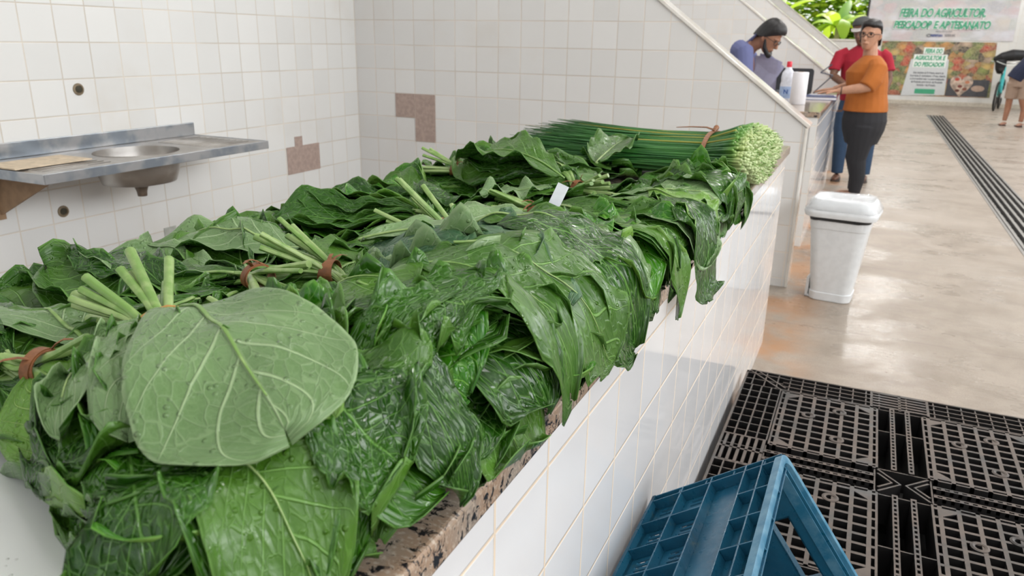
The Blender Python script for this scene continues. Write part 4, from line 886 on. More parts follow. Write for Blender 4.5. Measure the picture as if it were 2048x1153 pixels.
# ---------------------------------------------------------------- people
M_skinw = simple('skin_light_brown', (.46, .24, .15), .5, var=.03); M_skind = simple('skin_dark_brown', (.15, .068, .040), .5, var=.04); M_skinm = simple('skin_brown', (.34, .165, .10), .5, var=.03)
M_hair = simple('black_hair', (.010, .009, .010), .45, nscale=80, bump=.002)
def cloth(name, c, sc=9., b=.006): t = NT(name); n = t.noise(t.obj(), sc, 3., .5); t.set(t.mix(t.ramp(n, .3, .7), tuple(x * .88 for x in c), c), .85); t.bump(n, b, .5); return t.m
class Body(MB):
    def ell(s, rings, n=20, tilt=None):
        """rings: (centre, half width x, half depth y[, yaw degrees])"""
        R_ = []
        for r in rings:
            c, a, b = Vector(r[0]), r[1], r[2]; yw = R(r[3]) if len(r) > 3 else 0
            R_.append([c + Matrix.Rotation(yw, 3, 'Z') @ Vector((a * math.cos(q), b * math.sin(q), 0)) for q in (2 * math.pi * k / n for k in range(n))])
        return s.loft(R_)
    def head(s, M, k=1.):
        H_ = .225 * k; prof = [(0, .020, .022, .052), (.06, .034, .036, .044), (.16, .047, .058, .028), (.30, .060, .077, .010), (.45, .067, .088, .002), (.60, .072, .094, -.006), (.75, .071, .093, -.010), (.88, .058, .077, -.010), (.96, .034, .046, -.010), (1., .008, .012, -.010)]
        s.loft([[M @ Vector((a * k * math.cos(q), f * k + b * k * math.sin(q), (t_ - .45) * H_)) for q in (2 * math.pi * j / 20 for j in range(20))] for t_, a, b, f in prof])
        P = lambda x, y, z: M @ Vector((x * k, y * k, z * k))
        s.tube([P(0, .084, .024), P(0, .098, .002), P(0, .108, -.020), P(0, .092, -.028)], [.007 * k, .009 * k, .013 * k, .008 * k], 8)      # nose
        s.tube([P(-.022, .084, -.050), P(0, .092, -.049), P(.022, .084, -.050)], [.005 * k, .008 * k, .005 * k], 8)              # lips
        for sx in (-1, 1):
            s.tube([P(sx * .060, -.004, .018), P(sx * .076, -.010, .016), P(sx * .078, -.010, -.010), P(sx * .066, -.002, -.028)], [.007 * k, .010 * k, .009 * k, .006 * k], 8)   # ears
            s.tube([P(sx * .012, .088, .036), P(sx * .030, .087, .040), P(sx * .050, .070, .034)], [.004 * k] * 3, 6)                     # brow ridge
    def arm(s, sh, el, wr, r0=.050, r1=.040, r2=.025):
        sh, el, wr = map(Vector, (sh, el, wr)); s.tube([sh, sh.lerp(el, .35), sh.lerp(el, .8), el, el.lerp(wr, .25), el.lerp(wr, .65), wr], [r0, r0 * .95, r1, r1 * .93, r1 * .95, (r1 + r2) / 2, r2], 12)
    def hand(s, wr, d, nrm, k=1., curl=.4, side=1):
        """palm, four unequal fingers and a thumb leaving the side of the palm"""
        wr, d, nrm = Vector(wr), Vector(d).normalized(), Vector(nrm).normalized(); x = d.cross(nrm).normalized() * side; nrm = nrm
        s.loft([[wr + d * t_ * k + (x * math.cos(q) * a + nrm * math.sin(q) * b) * k for q in (2 * math.pi * j / 12 for j in range(12))] for t_, a, b in ((-.02, .024, .018), (.015, .030, .016), (.05, .040, .014), (.085, .041, .012), (.094, .036, .008))])
        for i, (o_, l) in enumerate(((-.031, .062), (-.010, .074), (.011, .070), (.030, .055))):
            b = wr + (d * .086 + x * o_) * k; p = [b - d * .01 * k, b]; ang = 0.
            for seg in (.45, .32, .23): ang += curl * .5; p.append(p[-1] + (d * math.cos(ang) - nrm * math.sin(ang)) * l * seg * k)
            s.tube(p, [.0105 * k, .0102 * k, .0092 * k, .0085 * k, .0068 * k], 8)
        b = wr + (d * .022 - x * .028) * k; t1 = (d * .62 - x * .72 - nrm * .25).normalized(); t2 = (d * .9 - x * .3 - nrm * .3).normalized()
        s.tube([b, b + t1 * .032 * k, b + t1 * .034 * k + t2 * .026 * k, b + t1 * .034 * k + t2 * .045 * k], [.013 * k, .0115 * k, .010 * k, .007 * k], 8)
    def skin(s, name, mat, parent=None, vox=.0055, it=3):
        o = s.build(name, mat, parent, smooth=True); m = o.modifiers.new('remesh', 'REMESH'); m.mode = 'VOXEL'; m.voxel_size = vox; m.use_smooth_shade = True
        q = o.modifiers.new('smooth', 'SMOOTH'); q.iterations = it; q.factor = .5; return o
def headM(c, yaw, pitch=0., roll=0.):
    return Matrix.Translation(c) @ Matrix.Rotation(R(yaw), 4, 'Z') @ Matrix.Rotation(R(pitch), 4, 'X') @ Matrix.Rotation(R(roll), 4, 'Y')
def eyes(parent, M, k=1.):
    for sx in (-1, 1):
        mb = MB(); mb.lathe([(.0005, -.009), (.008, -.005), (.0105, 0), (.008, .004), (.0005, .006)], 12, M=M @ Matrix.Translation((sx * .030 * k, .079 * k, .020 * k)) @ Matrix.Rotation(R(-90), 4, 'X')); mb.build('eye', simple('dark_eye', (.03, .02, .016), .15), parent, smooth=True)
def glasses(parent, M, k=1.):
    mb = MB()
    for sx in (-1, 1):
        pts = [M @ Vector((sx * .033 * k + .025 * k * math.cos(a), (.100 - .010 * abs(sx * .033 + .025 * math.cos(a)) / .05) * k, (.014 + .017 * math.sin(a)) * k)) for a in (2 * math.pi * j / 18 for j in range(19))]
        mb.tube(pts, .0028, 6); mb.tube([M @ Vector((sx * .058 * k, .088 * k, .020 * k)), M @ Vector((sx * .076 * k, .04 * k, .020 * k)), M @ Vector((sx * .080 * k, -.01 * k, .018 * k))], .0024, 6)
    mb.tube([M @ Vector((-.009 * k, .101 * k, .016 * k)), M @ Vector((.009 * k, .101 * k, .016 * k))], .0025, 6)
    mb.build('glasses', simple('dark_frame', (.02, .016, .016), .3), parent, smooth=True)
def hair_cap(M, k=1., grow=1.10, lo=.42, back=.10, top=0., front=.0, fr=.10):
    """shell over the crown, lower at the back than at the brow"""
    mb = Body(); H_ = .225 * k; n = 24; rings = []
    for t_ in np.linspace(0, 1, 9):
        ring = []
        for j in range(n):
            q = 2 * math.pi * j / n; f = math.sin(q); lowz = lo + fr + .12 * max(0, f) ** .5 if f > 0 else lo - back * (-f)
            zt = lowz + (1.02 + top - lowz) * math.sin(t_ * math.pi / 2); w_ = math.cos(t_ * math.pi / 2) ** .75
            a = .074 * grow * (1 - max(0, zt - .6) * .0); ring.append(M @ Vector((a * k * math.cos(q) * w_, (-.008 + .096 * grow * f * w_) * k, (zt - .45) * H_)))
        rings.append(ring)
    mb.loft(rings); return mb
# --- woman in orange top
wo = empty('person', (.26, 6.95, 0)); tag(wo, 'woman in burnt orange top and black trousers, hand on the far counter, looking round', 'person')
def rel(o): 
    L_ = o.location
    return lambda x, y, z: (x - L_.x, y - L_.y, z - L_.z)
Q = rel(wo); hM = headM(Q(.215, 6.93, 1.405), 160, -2, -3)
b = Body(); b.head(hM, 1.06)
b.tube([Q(.235, 6.96, 1.10), Q(.235, 6.955, 1.24), Q(.228, 6.95, 1.33), Q(.222, 6.945, 1.38)], [.085, .062, .055, .055], 14)
b.ell([(Q(.27, 6.95, .66), .14, .15), (Q(.255, 6.95, .80), .15, .16), (Q(.25, 6.95, .95), .14, .15), (Q(.24, 6.95, 1.08), .14, .15), (Q(.245, 6.95, 1.17), .10, .16), (Q(.245, 6.95, 1.22), .06, .09)])
b.arm(Q(.30, 6.79, 1.16), Q(.26, 6.70, .995), Q(.03, 6.69, .955), .055, .044, .027); b.hand(Q(.02, 6.69, .955), (-1, 0, -.12), (0, .12, 1), 1.0, .25, 1)
b.arm(Q(.25, 7.11, 1.16), Q(.17, 7.17, 1.0), Q(-.02, 7.06, .95), .055, .044, .027); b.hand(Q(-.03, 7.06, .95), (-1, -.1, -.10), (0, 0, 1), 1.0, .3, -1)
for y, xk, xa in ((6.87, .25, .275), (7.04, .225, .262)):
    b.tube([Q(.265, y, .72), Q(xk + .005, y, .42), Q(xa + .01, y, .20), Q(xa, y, .07)], [.10, .06, .052, .04], 12)
    b.tube([Q(xa + .05, y, .035), Q(xa, y, .035), Q(xa - .09, y, .026), Q(xa - .15, y, .022)], [.028, .036, .034, .018], 10, flat=.75)
body = b.skin('body', M_skinw, wo)
eyes(body, hM, 1.06); glasses(wo, hM, 1.06)
h = hair_cap(hM, 1.06, 1.13, .22, .16, .04, 0, .50); h.tube([hM @ Vector((0, -.09, .03)), hM @ Vector((0, -.125, .0)), hM @ Vector((0, -.11, -.04))], [.03, .036, .02], 12); h.skin('hair', M_hair, wo, .006)
t = Body()
t.ell([(Q(.262, 6.95, .78), .185, .19), (Q(.262, 6.95, .84), .178, .185), (Q(.255, 6.95, .93), .165, .175), (Q(.240, 6.95, 1.03), .172, .185), (Q(.228, 6.95, 1.11), .170, .19), (Q(.245, 6.95, 1.18), .132, .185), (Q(.250, 6.95, 1.225), .09, .135), (Q(.247, 6.95, 1.25), .064, .075)])
t.tube([Q(.285, 6.83, 1.19), Q(.31, 6.775, 1.14), Q(.285, 6.73, 1.05), Q(.245, 6.70, .99)], [.062, .082, .080, .072], 14)
t.tube([Q(.25, 7.08, 1.19), Q(.25, 7.13, 1.13), Q(.19, 7.16, 1.03)], [.062, .080, .074], 14)
t.skin('top', cloth('burnt_orange_knit', (.42, .125, .018)), wo, .007)
t = Body(); t.ell([(Q(.268, 6.95, .50), .135, .165), (Q(.268, 6.95, .62), .175, .19), (Q(.268, 6.95, .70), .185, .195), (Q(.266, 6.95, .80), .172, .178), (Q(.264, 6.95, .84), .165, .170)])
for y, xk, xa in ((6.87, .25, .275), (7.04, .225, .262)): t.tube([Q(.268, y, .66), Q(.262, y, .50), Q(xk + .008, y, .36), Q(xa + .012, y, .20), Q(xa + .002, y, .065)], [.125, .102, .078, .064, .050], 14)
t.skin('trousers', cloth('black_trousers', (.018, .018, .022), 5.), wo, .008)
for y, xa in ((6.87, .275), (7.04, .262)):
    mb = MB(); mb.loft([[(xa - .055 + x - wo.location.x, y + yy - wo.location.y, z) for x, yy in rrect(.235, .085, .04)] for z in (0, .014)]); mb.build('sandal', simple('dark_sole', (.03, .022, .02), .6), wo)
mb = MB(); mb.tube([Vector(Q(.055, 6.69, .957)) + Vector((0, math.cos(a) * .031, math.sin(a) * .031)) for a in (2 * math.pi * k / 16 for k in range(17))], .004, 6); mb.build('bracelet', M_hair, wo, smooth=True)
# --- man in red shirt and cap
ma = empty('person', (.17, 8.02, 0)); tag(ma, 'man in red T-shirt, jeans and dark cap standing behind the woman', 'person'); Q = rel(ma)
hM = headM(Q(.125, 7.96, 1.455), 158, -14, 6); b = Body(); b.head(hM, 1.05)
b.tube([Q(.16, 8.03, 1.25), Q(.15, 8.01, 1.34), Q(.135, 7.98, 1.42)], [.08, .06, .055], 14)
b.ell([(Q(.17, 8.03, .70), .14, .10), (Q(.17, 8.03, .9), .16, .11), (Q(.17, 8.03, 1.1), .17, .11), (Q(.17, 8.02, 1.25), .16, .09), (Q(.17, 8.02, 1.31), .08, .07)])
b.arm(Q(-.055, 8.0, 1.235), Q(-.085, 7.93, 1.04), Q(.05, 7.82, .955), .05, .040, .026); b.hand(Q(.06, 7.815, .95), (.8, -.35, -.2), (0, 0, 1), 1., .5, 1)
b.arm(Q(.37, 8.02, 1.23), Q(.425, 8.0, 1.02), Q(.39, 7.90, .84), .05, .040, .026); b.hand(Q(.388, 7.895, .83), (-.2, -.3, -1), (1, 0, 0), 1., .5, 1)
for x, xk, y in ((.075, .075, 8.0), (.27, .33, 8.05)):
    b.tube([Q(x, 8.02, .70), Q(xk, y - .02, .40), Q(xk + .01, y, .08)], [.085, .058, .04], 12); b.tube([Q(xk + .01, y + .04, .035), Q(xk + .01, y, .036), Q(xk, y - .09, .026), Q(xk - .01, y - .16, .02)], [.028, .037, .035, .02], 10, flat=.75)
body = b.skin('body', M_skind, ma); eyes(body, hM, 1.05)
t = Body(); t.ell([(Q(.17, 8.03, .80), .165, .125), (Q(.17, 8.03, .9), .175, .13), (Q(.17, 8.03, 1.05), .19, .13), (Q(.17, 8.02, 1.18), .205, .12), (Q(.17, 8.02, 1.26), .18, .10), (Q(.165, 8.02, 1.315), .10, .085), (Q(.16, 8.02, 1.335), .066, .066)])
for s_, p in ((-1, ((.02, 8.02, 1.265), (-.05, 8.0, 1.235), (-.078, 7.96, 1.13), (-.082, 7.95, 1.09))), (1, ((.32, 8.02, 1.265), (.37, 8.02, 1.23), (.405, 8.01, 1.13), (.42, 8.0, 1.09)))): t.tube([Q(*q) for q in p], [.055, .058, .058, .058], 14)
t.skin('shirt', cloth('red_cotton', (.36, .010, .030)), ma, .007)
t = Body(); t.ell([(Q(.17, 8.03, .62), .165, .12), (Q(.17, 8.03, .72), .17, .125), (Q(.17, 8.03, .83), .155, .115)])
for x, xk, y in ((.075, .075, 8.0), (.27, .33, 8.05)): t.tube([Q(x, 8.02, .68), Q((x + xk) / 2, y, .5), Q(xk, y - .015, .38), Q(xk + .008, y, .07)], [.10, .088, .070, .058], 14)
t.skin('jeans', cloth('blue_denim', (.030, .065, .13), 30.), ma, .008)
h = hair_cap(hM, 1.05, 1.12, .58, .12, .06, 0, .12); h.skin('cap', cloth('dark_grey_cap', (.055, .06, .06)), ma, .006)
mb = MB(); mb.loft([[hM @ Vector((.066 * math.cos(a), .082 + .060 * math.sin(a), z - .02 * math.sin(a))) for a in (math.pi * k / 12 for k in range(13))] for z in (.052, .058)]); mb.build('cap_brim', simple('pale_brim', (.55, .52, .5), .7), ma)
for xk, y in ((.085, 8.0), (.34, 8.05)):
    mb = MB(); mb.loft([[(xk - .005 + x - .17, y - .05 + yy - 8.02, z) for x, yy in rrect(.09, .26, .04)] for z in (0, .016)]); mb.build('sandal', simple('brown_sole', (.05, .035, .03), .6), ma)
# --- man bending over papers behind the far counter
mc = empty('person', (-1.0, 6.6, 0)); tag(mc, 'bearded man in slate blue shirt and glasses, bending over papers behind the far counter', 'person'); Q = rel(mc)
hM = headM(Q(-.575, 6.50, 1.375), -106, -34, 0); b = Body(); b.head(hM, 1.08)
b.tube([Q(-.76, 6.55, 1.26), Q(-.69, 6.53, 1.32), Q(-.615, 6.51, 1.36)], [.075, .058, .055], 14)
b.tube([Q(-1.02, 6.6, .82), Q(-.97, 6.58, 1.0), Q(-.86, 6.56, 1.16), Q(-.76, 6.55, 1.26)], [.10, .10, .10, .06], 14)
b.arm(Q(-.755, 6.38, 1.22), Q(-.70, 6.30, .99), Q(-.54, 6.36, .945), .048, .038, .026); b.hand(Q(-.53, 6.365, .945), (1, .15, -.12), (0, 0, 1), 1., .45, -1)
b.arm(Q(-.74, 6.72, 1.22), Q(-.70, 6.78, 1.02), Q(-.62, 6.68, 1.10), .048, .038, .026); b.hand(Q(-.615, 6.675, 1.105), (.9, -.3, .3), (-.3, 0, 1), 1., .8, 1)
for y in (6.50, 6.70): b.tube([Q(-1.03, y, .84), Q(-1.0, y, .45), Q(-1.03, y, .08)], [.085, .058, .04], 12); b.tube([Q(-1.07, y, .035), Q(-1.03, y, .036), Q(-.94, y, .026), Q(-.88, y, .02)], [.028, .037, .035, .02], 10, flat=.75)
body = b.skin('body', M_skinm, mc); eyes(body, hM, 1.08); glasses(mc, hM, 1.08)
h = hair_cap(hM, 1.08, 1.16, .46, .20, .14, 0, .26); h.skin('hair', M_hair, mc, .006)
bd = Body(); bd.tube([hM @ Vector(p) for p in ((-.066, .01, .0), (-.058, .045, -.06), (-.03, .085, -.095), (0, .098, -.105), (.03, .085, -.095), (.058, .045, -.06), (.066, .01, .0))], [.010, .018, .022, .025, .022, .018, .010], 10); bd.skin('beard', M_hair, mc, .005)
t = Body(); t.loft([[Vector(Q(x, 6.57, z)) + Vector((dx * a * math.cos(q), b_ * math.sin(q), dz * a * math.cos(q))) for q in (2 * math.pi * k / 20 for k in range(20))] for x, z, dx, dz, a, b_ in ((-1.05, .80, 1, 0, .135, .17), (-1.02, .90, .98, .15, .14, .175), (-.95, 1.04, .9, .4, .15, .18), (-.86, 1.19, .85, .5, .15, .19), (-.775, 1.31, .72, .66, .125, .19), (-.70, 1.37, .6, .75, .11, .15), (-.655, 1.40, .55, .8, .062, .068))])
t.tube([Q(-.80, 6.44, 1.28), Q(-.745, 6.38, 1.26), Q(-.705, 6.31, 1.10), Q(-.66, 6.31, .972), Q(-.60, 6.335, .96)], [.085, .085, .068, .054, .044], 14); t.tube([Q(-.79, 6.70, 1.27), Q(-.74, 6.745, 1.22), Q(-.70, 6.785, 1.06), Q(-.66, 6.74, 1.06)], [.062, .064, .055, .045], 14)
t.skin('shirt', cloth('slate_blue_shirt', (.13, .145, .30), 8.), mc, .007)
t = Body(); t.ell([(Q(-1.04, 6.6, .72), .13, .17), (Q(-1.04, 6.6, .86), .125, .165)])
for y in (6.50, 6.70): t.tube([Q(-1.03, y, .78), Q(-1.0, y, .45), Q(-1.03, y, .06)], [.10, .072, .058], 14)
t.skin('trousers', cloth('dark_blue_trousers', (.02, .025, .05)), mc, .009)
# --- person at the right edge
md = empty('person', (2.72, 16.0, 0)); tag(md, 'stooping person in navy shirt and khaki shorts with sandals at the right edge', 'person'); Q = rel(md)
b = Body(); hM = headM(Q(3.12, 15.9, 1.40), -60, -20); b.head(hM, 1.05); b.tube([Q(2.98, 16, 1.2), Q(3.08, 15.93, 1.36)], [.07, .055], 12)
b.tube([Q(2.66, 16, .85), Q(2.78, 16, 1.02), Q(2.93, 15.98, 1.2)], [.13, .13, .10], 14)
b.arm(Q(2.93, 15.82, 1.2), Q(2.98, 15.72, .98), Q(3.05, 15.62, .82), .05, .04, .026); b.hand(Q(3.052, 15.61, .81), (.2, -.3, -1), (-1, 0, 0), 1., .5, 1)
b.arm(Q(2.93, 16.16, 1.2), Q(3.02, 16.2, .98), Q(3.1, 16.1, .84), .05, .04, .026); b.hand(Q(3.105, 16.09, .83), (.2, -.3, -1), (-1, 0, 0), 1., .5, 1)
for x, xa, y in ((2.58, 2.56, 16.02), (2.76, 2.80, 15.92)):
    b.tube([Q(x, 16, .86), Q(x - .01, y, .47), Q(xa + .015, y + .02, .30), Q(xa, y, .08)], [.09, .058, .054, .036], 12); b.tube([Q(xa + .03, y + .04, .035), Q(xa, y, .036), Q(xa - .04, y - .09, .026), Q(xa - .07, y - .15, .02)], [.028, .037, .035, .02], 10, flat=.75)
b.skin('body', M_skinm, md, .007)
h = hair_cap(hM, 1.05, 1.1, .46, .2); h.skin('hair', M_hair, md, .008)
t = Body(); t.tube([Q(2.60, 16, .80), Q(2.66, 16, .92), Q(2.78, 16, 1.08), Q(2.92, 15.98, 1.22), Q(3.0, 15.96, 1.28)], [.165, .165, .165, .14, .07], 16)
t.tube([Q(2.9, 15.86, 1.2), Q(2.95, 15.78, 1.1), Q(2.97, 15.74, 1.02)], [.075, .07, .064], 12); t.tube([Q(2.9, 16.12, 1.2), Q(2.98, 16.18, 1.1), Q(3.01, 16.2, 1.02)], [.075, .07, .064], 12)
t.skin('shirt', cloth('navy_shirt', (.016, .022, .055)), md, .009)
t = Body(); t.ell([(Q(2.66, 16, .68), .155, .14), (Q(2.66, 16, .80), .165, .15), (Q(2.66, 16, .92), .15, .14)])
for x, y in ((2.585, 16.02), (2.755, 15.95)): t.tube([Q(x, 16, .76), Q(x, y, .60), Q(x - .005, y, .47)], [.11, .102, .096], 14)
t.skin('shorts', cloth('khaki_shorts', (.36, .26, .20)), md, .009)
for xa, y in ((2.53, 15.96), (2.77, 15.86)):
    mb = MB(); mb.loft([[(xa + x - 2.72, y + yy - 16.0, z) for x, yy in rrect(.10, .28, .045)] for z in (0, .018)]); mb.build('sandal', simple('dark_flip_flop', (.05, .02, .02), .6), md)
rb = MB(); rb.lathe([(.03, 0), (.10, .01), (.13, .06), (.11, .13), (.06, .18), (.02, .24), (.035, .28), (.005, .285)], 14); o = rb.build('plastic_bag', simple('orange_red_bag', (.75, .06, .02), .4, bump=.01, nscale=14), loc=(2.93, 15.55, 0), smooth=True); tag(o, 'orange red knotted plastic bag on the floor at the right edge', 'bag')
# ---------------------------------------------------------------- things on the far counter
CT = .907
def onc(x, y): return (x, y, CT)
pr = empty('paper_roll', onc(-.195, 5.53)); tag(pr, 'tall white paper towel roll standing on the far counter', 'paper roll')
M_paper = simple('white_paper', (.80, .79, .83), .8, var=.01)
mb = MB(); mb.lathe([(.020, .001), (.054, .001), (.056, .004), (.056, .226), (.054, .229), (.021, .229), (.020, .001)], 32); mb.build('sheet_roll', M_paper, pr, smooth=True, autos=40)
mb = MB(); mb.lathe([(.018, .001), (.0205, .001), (.0205, .231), (.018, .231), (.018, .001)], 24); mb.build('cardboard_core', simple('brown_core', (.36, .25, .16), .8), pr, smooth=True, autos=40)
bt = empty('cleaner_bottle', onc(-.30, 5.72)); tag(bt, 'white plastic bottle with blue print and red cap beside the paper roll', 'bottle')
mb = MB(); mb.loft([[(x, y, z) for x, y in rrect(w_, d_, rr, 5)] for z, w_, d_, rr in ((0, .088, .058, .02), (.01, .096, .066, .024), (.13, .096, .066, .024), (.15, .088, .060, .024), (.175, .094, .064, .026), (.215, .085, .058, .026), (.245, .045, .042, .019), (.258, .034, .034, .0165))]); mb.build('body', simple('translucent_white', (.70, .72, .80), .3), bt, smooth=True, autos=40)
mb = MB(); mb.lathe([(.018, .256), (.019, .262), (.019, .292), (.014, .298), (.0005, .299)], 20); mb.build('cap', simple('red_cap', (.62, .015, .04), .35), bt, smooth=True, autos=40)
mb = MB(); mb.loft([[(x, y, z) for x, y in rrect(.0972, .0672, .0245, 5)] for z in (.03, .115)], caps=False); lb = mb.build('label', simple('pale_blue_label', (.38, .50, .74), .4), bt, smooth=True)
def text(body, parent, loc, size, mat, width=None, rot=(R(90), 0, 0), shear=0., off=0., name='lettering', ext=.0006, spacing=1.):
    c = bpy.data.curves.new(name, 'FONT'); c.body = body; c.size = size; c.shear = shear; c.offset = off; c.extrude = ext; c.space_character = spacing; c.align_x = 'LEFT'; c.materials.append(mat)
    o = bpy.data.objects.new(name, c); COL.objects.link(o); o.parent = parent; o.location = loc; o.rotation_euler = rot
    if width:
        bpy.context.view_layer.update(); k = width / max(1e-6, o.dimensions.x); o.scale = (k, 1, 1)
    bpy.context.view_layer.update(); me = bpy.data.meshes.new_from_object(o.evaluated_get(bpy.context.evaluated_depsgraph_get())); me.name = name
    q = bpy.data.objects.new(name, me); COL.objects.link(q); q.parent = parent; q.location = o.location; q.rotation_euler = o.rotation_euler; q.scale = o.scale; bpy.data.objects.remove(o); bpy.data.curves.remove(c)
    return q
text('N', lb, (-.018, -.0345, .062), .045, simple('dark_blue_print', (.02, .09, .36), .4), off=.001)
bx = empty('black_case', onc(-.37, 6.80), (0, 0, R(8))); tag(bx, 'open black case with rounded corners standing behind the bottle on the far counter', 'case')
M_case = simple('black_matt_plastic', (.020, .021, .025), .45)
mb = MB(); mb.prism([(p[0], p[1] + .115) for p in rrect(.36, .215, .028)], 1, -.012, .012); mb.build('lid', M_case, bx, bevel=.003); mb = MB(); mb.loft([[(x, y - .0, z) for x, y in rrect(.36, .20, .028, 6, 0, .115)] for z in (.0, .03)]); mb.build('base', M_case, bx, bevel=.003)
mb = MB(); mb.box((-.12, -.015, .012), (-.04, -.0115, .035)); mb.build('latch', simple('grey_latch', (.16, .18, .2), .4), bx)
M_navy = simple('navy_cover', (.012, .03, .13), .4)
def book(x, y, w_, d_, h_, rz, lab, cm, dz=0.):
    r = empty('account_book', (x, y, CT + dz), (0, 0, R(rz))); tag(r, lab, 'book')
    mb = MB(); mb.box((-w_ / 2, -d_ / 2, .0), (w_ / 2, d_ / 2, .003)); mb.box((-w_ / 2, -d_ / 2, h_ - .003), (w_ / 2, d_ / 2, h_)); mb.box((-w_ / 2, -d_ / 2, 0), (-w_ / 2 + .004, d_ / 2, h_)); mb.build('cover', cm, r)
    mb = MB(); mb.box((-w_ / 2 + .005, -d_ / 2 + .004, .0032), (w_ / 2 - .004, d_ / 2 - .004, h_ - .0032)); mb.build('pages', M_paper, r); return r
book(-.10, 6.28, .26, .30, .024, 8, 'thick navy bound book lying flat on the far counter by the woman', M_navy)
book(-.09, 6.58, .22, .20, .016, -4, 'white booklet lying on the far counter under the reaching hand', simple('white_cover', (.74, .76, .82), .3))
book(-.46, 5.95, .20, .26, .018, 20, 'navy booklet on the far counter beside the writing hand', M_navy)
mb = MB(); mb.box((-.105, -.148, 0), (.105, .148, .0025)); o = mb.build('paper_sheet', M_paper, loc=(-.44, 6.32, CT)); o.rotation_euler = (0, 0, R(14)); tag(o, 'white paper sheet under the writing hand on the far counter', 'paper')
M_lilac = simple('lilac_white_paper', (.52, .52, .70), .7, var=.02)
hp = empty('held_papers', (-.62, 6.60, 1.10)); tag(hp, 'fanned lilac white sheets held up by the bending man', 'papers')
for k, (rx, rz, dy) in enumerate(((14, 20, 0), (26, 8, .012), (8, 34, .02))):
    mb = MB(); n_ = 7; vs = []
    ring = lambda e: [[(-.105 + .21 * i / n_, .012 * math.sin(i / n_ * 3 + k) + e, z) for i in range(n_ + 1)] for z in (-.15, -.05, .05, .15)]
    for e in (0, .0008): mb.loft(ring(e), caps=False, closed=False)
    o = mb.build('sheet', M_lilac, hp, smooth=True); o.location = (.045, dy, -.02); o.rotation_euler = (R(rx), R(rz), R(-12))
st = empty('folding_stand', onc(-.10, 7.18)); tag(st, 'thin grey metal folding arm rising from the far counter in a V', 'stand')
M_rod = simple('blue_grey_metal', (.16, .18, .23), .35, .7)
for nm, a, b_ in (('lower_rod', (-.10, 0, .0), (.05, 0, .16)), ('upper_rod', (.05, 0, .16), (-.06, -.0, .18)), ('tip_rod', (-.06, 0, .18), (.03, 0, .255))): mb = MB(); mb.tube([a, b_], .0055, 8); mb.build(nm, M_rod, st, smooth=True, autos=40)
# ---------------------------------------------------------------- banners
def produce(name, wash, sc=1.):
    t = NT(name); p = t.obj(); v = t.n.new('ShaderNodeTexVoronoi'); v.inputs['Scale'].default_value = 5.5 * sc; t.l.new(t.scale(p, (1., 1., 1.35)), v.inputs['Vector'])
    cr_ = t.n.new('ShaderNodeValToRGB'); t.l.new(t.sep(v.outputs['Color'])[0], cr_.inputs[0]); e = cr_.color_ramp
    cols = [(0, (.10, .16, .05)), (.2, (.50, .06, .035)), (.35, (.24, .30, .08)), (.5, (.58, .26, .06)), (.66, (.60, .42, .14)), (.8, (.045, .04, .05)), (.92, (.50, .36, .28))]
    e.elements[0].position = 0; e.elements[0].color = (*cols[0][1], 1); e.elements[1].position = cols[1][0]; e.elements[1].color = (*cols[1][1], 1)
    for a, c_ in cols[2:]: q = e.elements.new(a); q.color = (*c_, 1)
    e.interpolation = 'CONSTANT'
    c = t.mix(t.ramp(v.outputs['Distance'], .1, .75, 0., .55), cr_.outputs[0], (.06, .045, .03))
    c = t.mix(t.ramp(t.noise(p, 30., 3.), .3, .7, 0., .35), c, (.62, .50, .30))
    if wash: c = t.mix(t.ramp(t.noise(t.scale(p, (1., 1., 2.)), 1.6, 3.), .34, .62, .98, .66), c, (.66, .66, .70))
    t.set(c, .42); return t.m
def board_(name, lab, x0, x1, z0, z1, mat, y=ENDY, th=.006):
    r = empty(name, (x0, y - .001, z0)); tag(r, lab, 'banner'); return r
b1 = board_('event_banner', 'pale printed banner with green lettering hanging high on the end wall', -.05, 3.07, 1.5, 2.75, None)
n_ = 40; mb = MB(); wv = lambda x, z: -.012 - .006 * math.sin(x * 5 + z * 3) - .005 * math.sin(x * 11 - z * 4)
for f_ in (0, 1): mb.loft([[(3.12 * i / n_, wv(3.12 * i / n_, z) + .003 * f_, z) for i in range(n_ + 1)] for z in np.linspace(0, 1.25, 12)], caps=False, closed=False)
mb.build('sheet', produce('washed_produce_print', True, .55), b1, smooth=True)
M_g = simple('banner_green', (.055, .36, .20), .5, var=.02); M_w = simple('banner_white', (.80, .84, .80), .5, var=.0)
def two(body, x0, x1, z, h, parent, off=.0085):
    text(body, parent, (x0 + .05, -.034, z - 1.5 if parent is b1 else z), h * 1.38, M_w, x1 - x0, shear=.22, off=.024, name='outline', ext=.001)
    o = text(body, parent, (x0 + .05, -.042, z - 1.5 if parent is b1 else z), h * 1.38, M_g, x1 - x0 - .02, shear=.22, off=off, name='lettering', ext=.001); return o
two('FEIRA DO AGRICULTOR,', .62, 2.44, 2.03, .19, b1); two('PESCADOR E ARTESANATO', .53, 2.58, 1.77, .17, b1)
M_ink = simple('grey_ink', (.14, .15, .17), .6); M_inkb = simple('blue_ink', (.05, .08, .26), .6)
text('REALIZAÇÃO', b1, (1.46 + .05, -.034, .185), .045, M_ink, .34, name='lettering'); text('PREFEITURA', b1, (1.36 + .05, -.034, .085), .07, M_inkb, .26, name='lettering', off=.003); text('SEBRAE', b1, (1.66 + .05, -.034, .09), .08, M_ink, .22, name='lettering')
mb = MB(); mb.tube([(1.33 + .05 + .045 * math.cos(a), -.034, .11 + .03 * math.sin(a)) for a in np.linspace(.3, 5.6, 14)], .008, 6); mb.build('emblem', M_ink, b1)
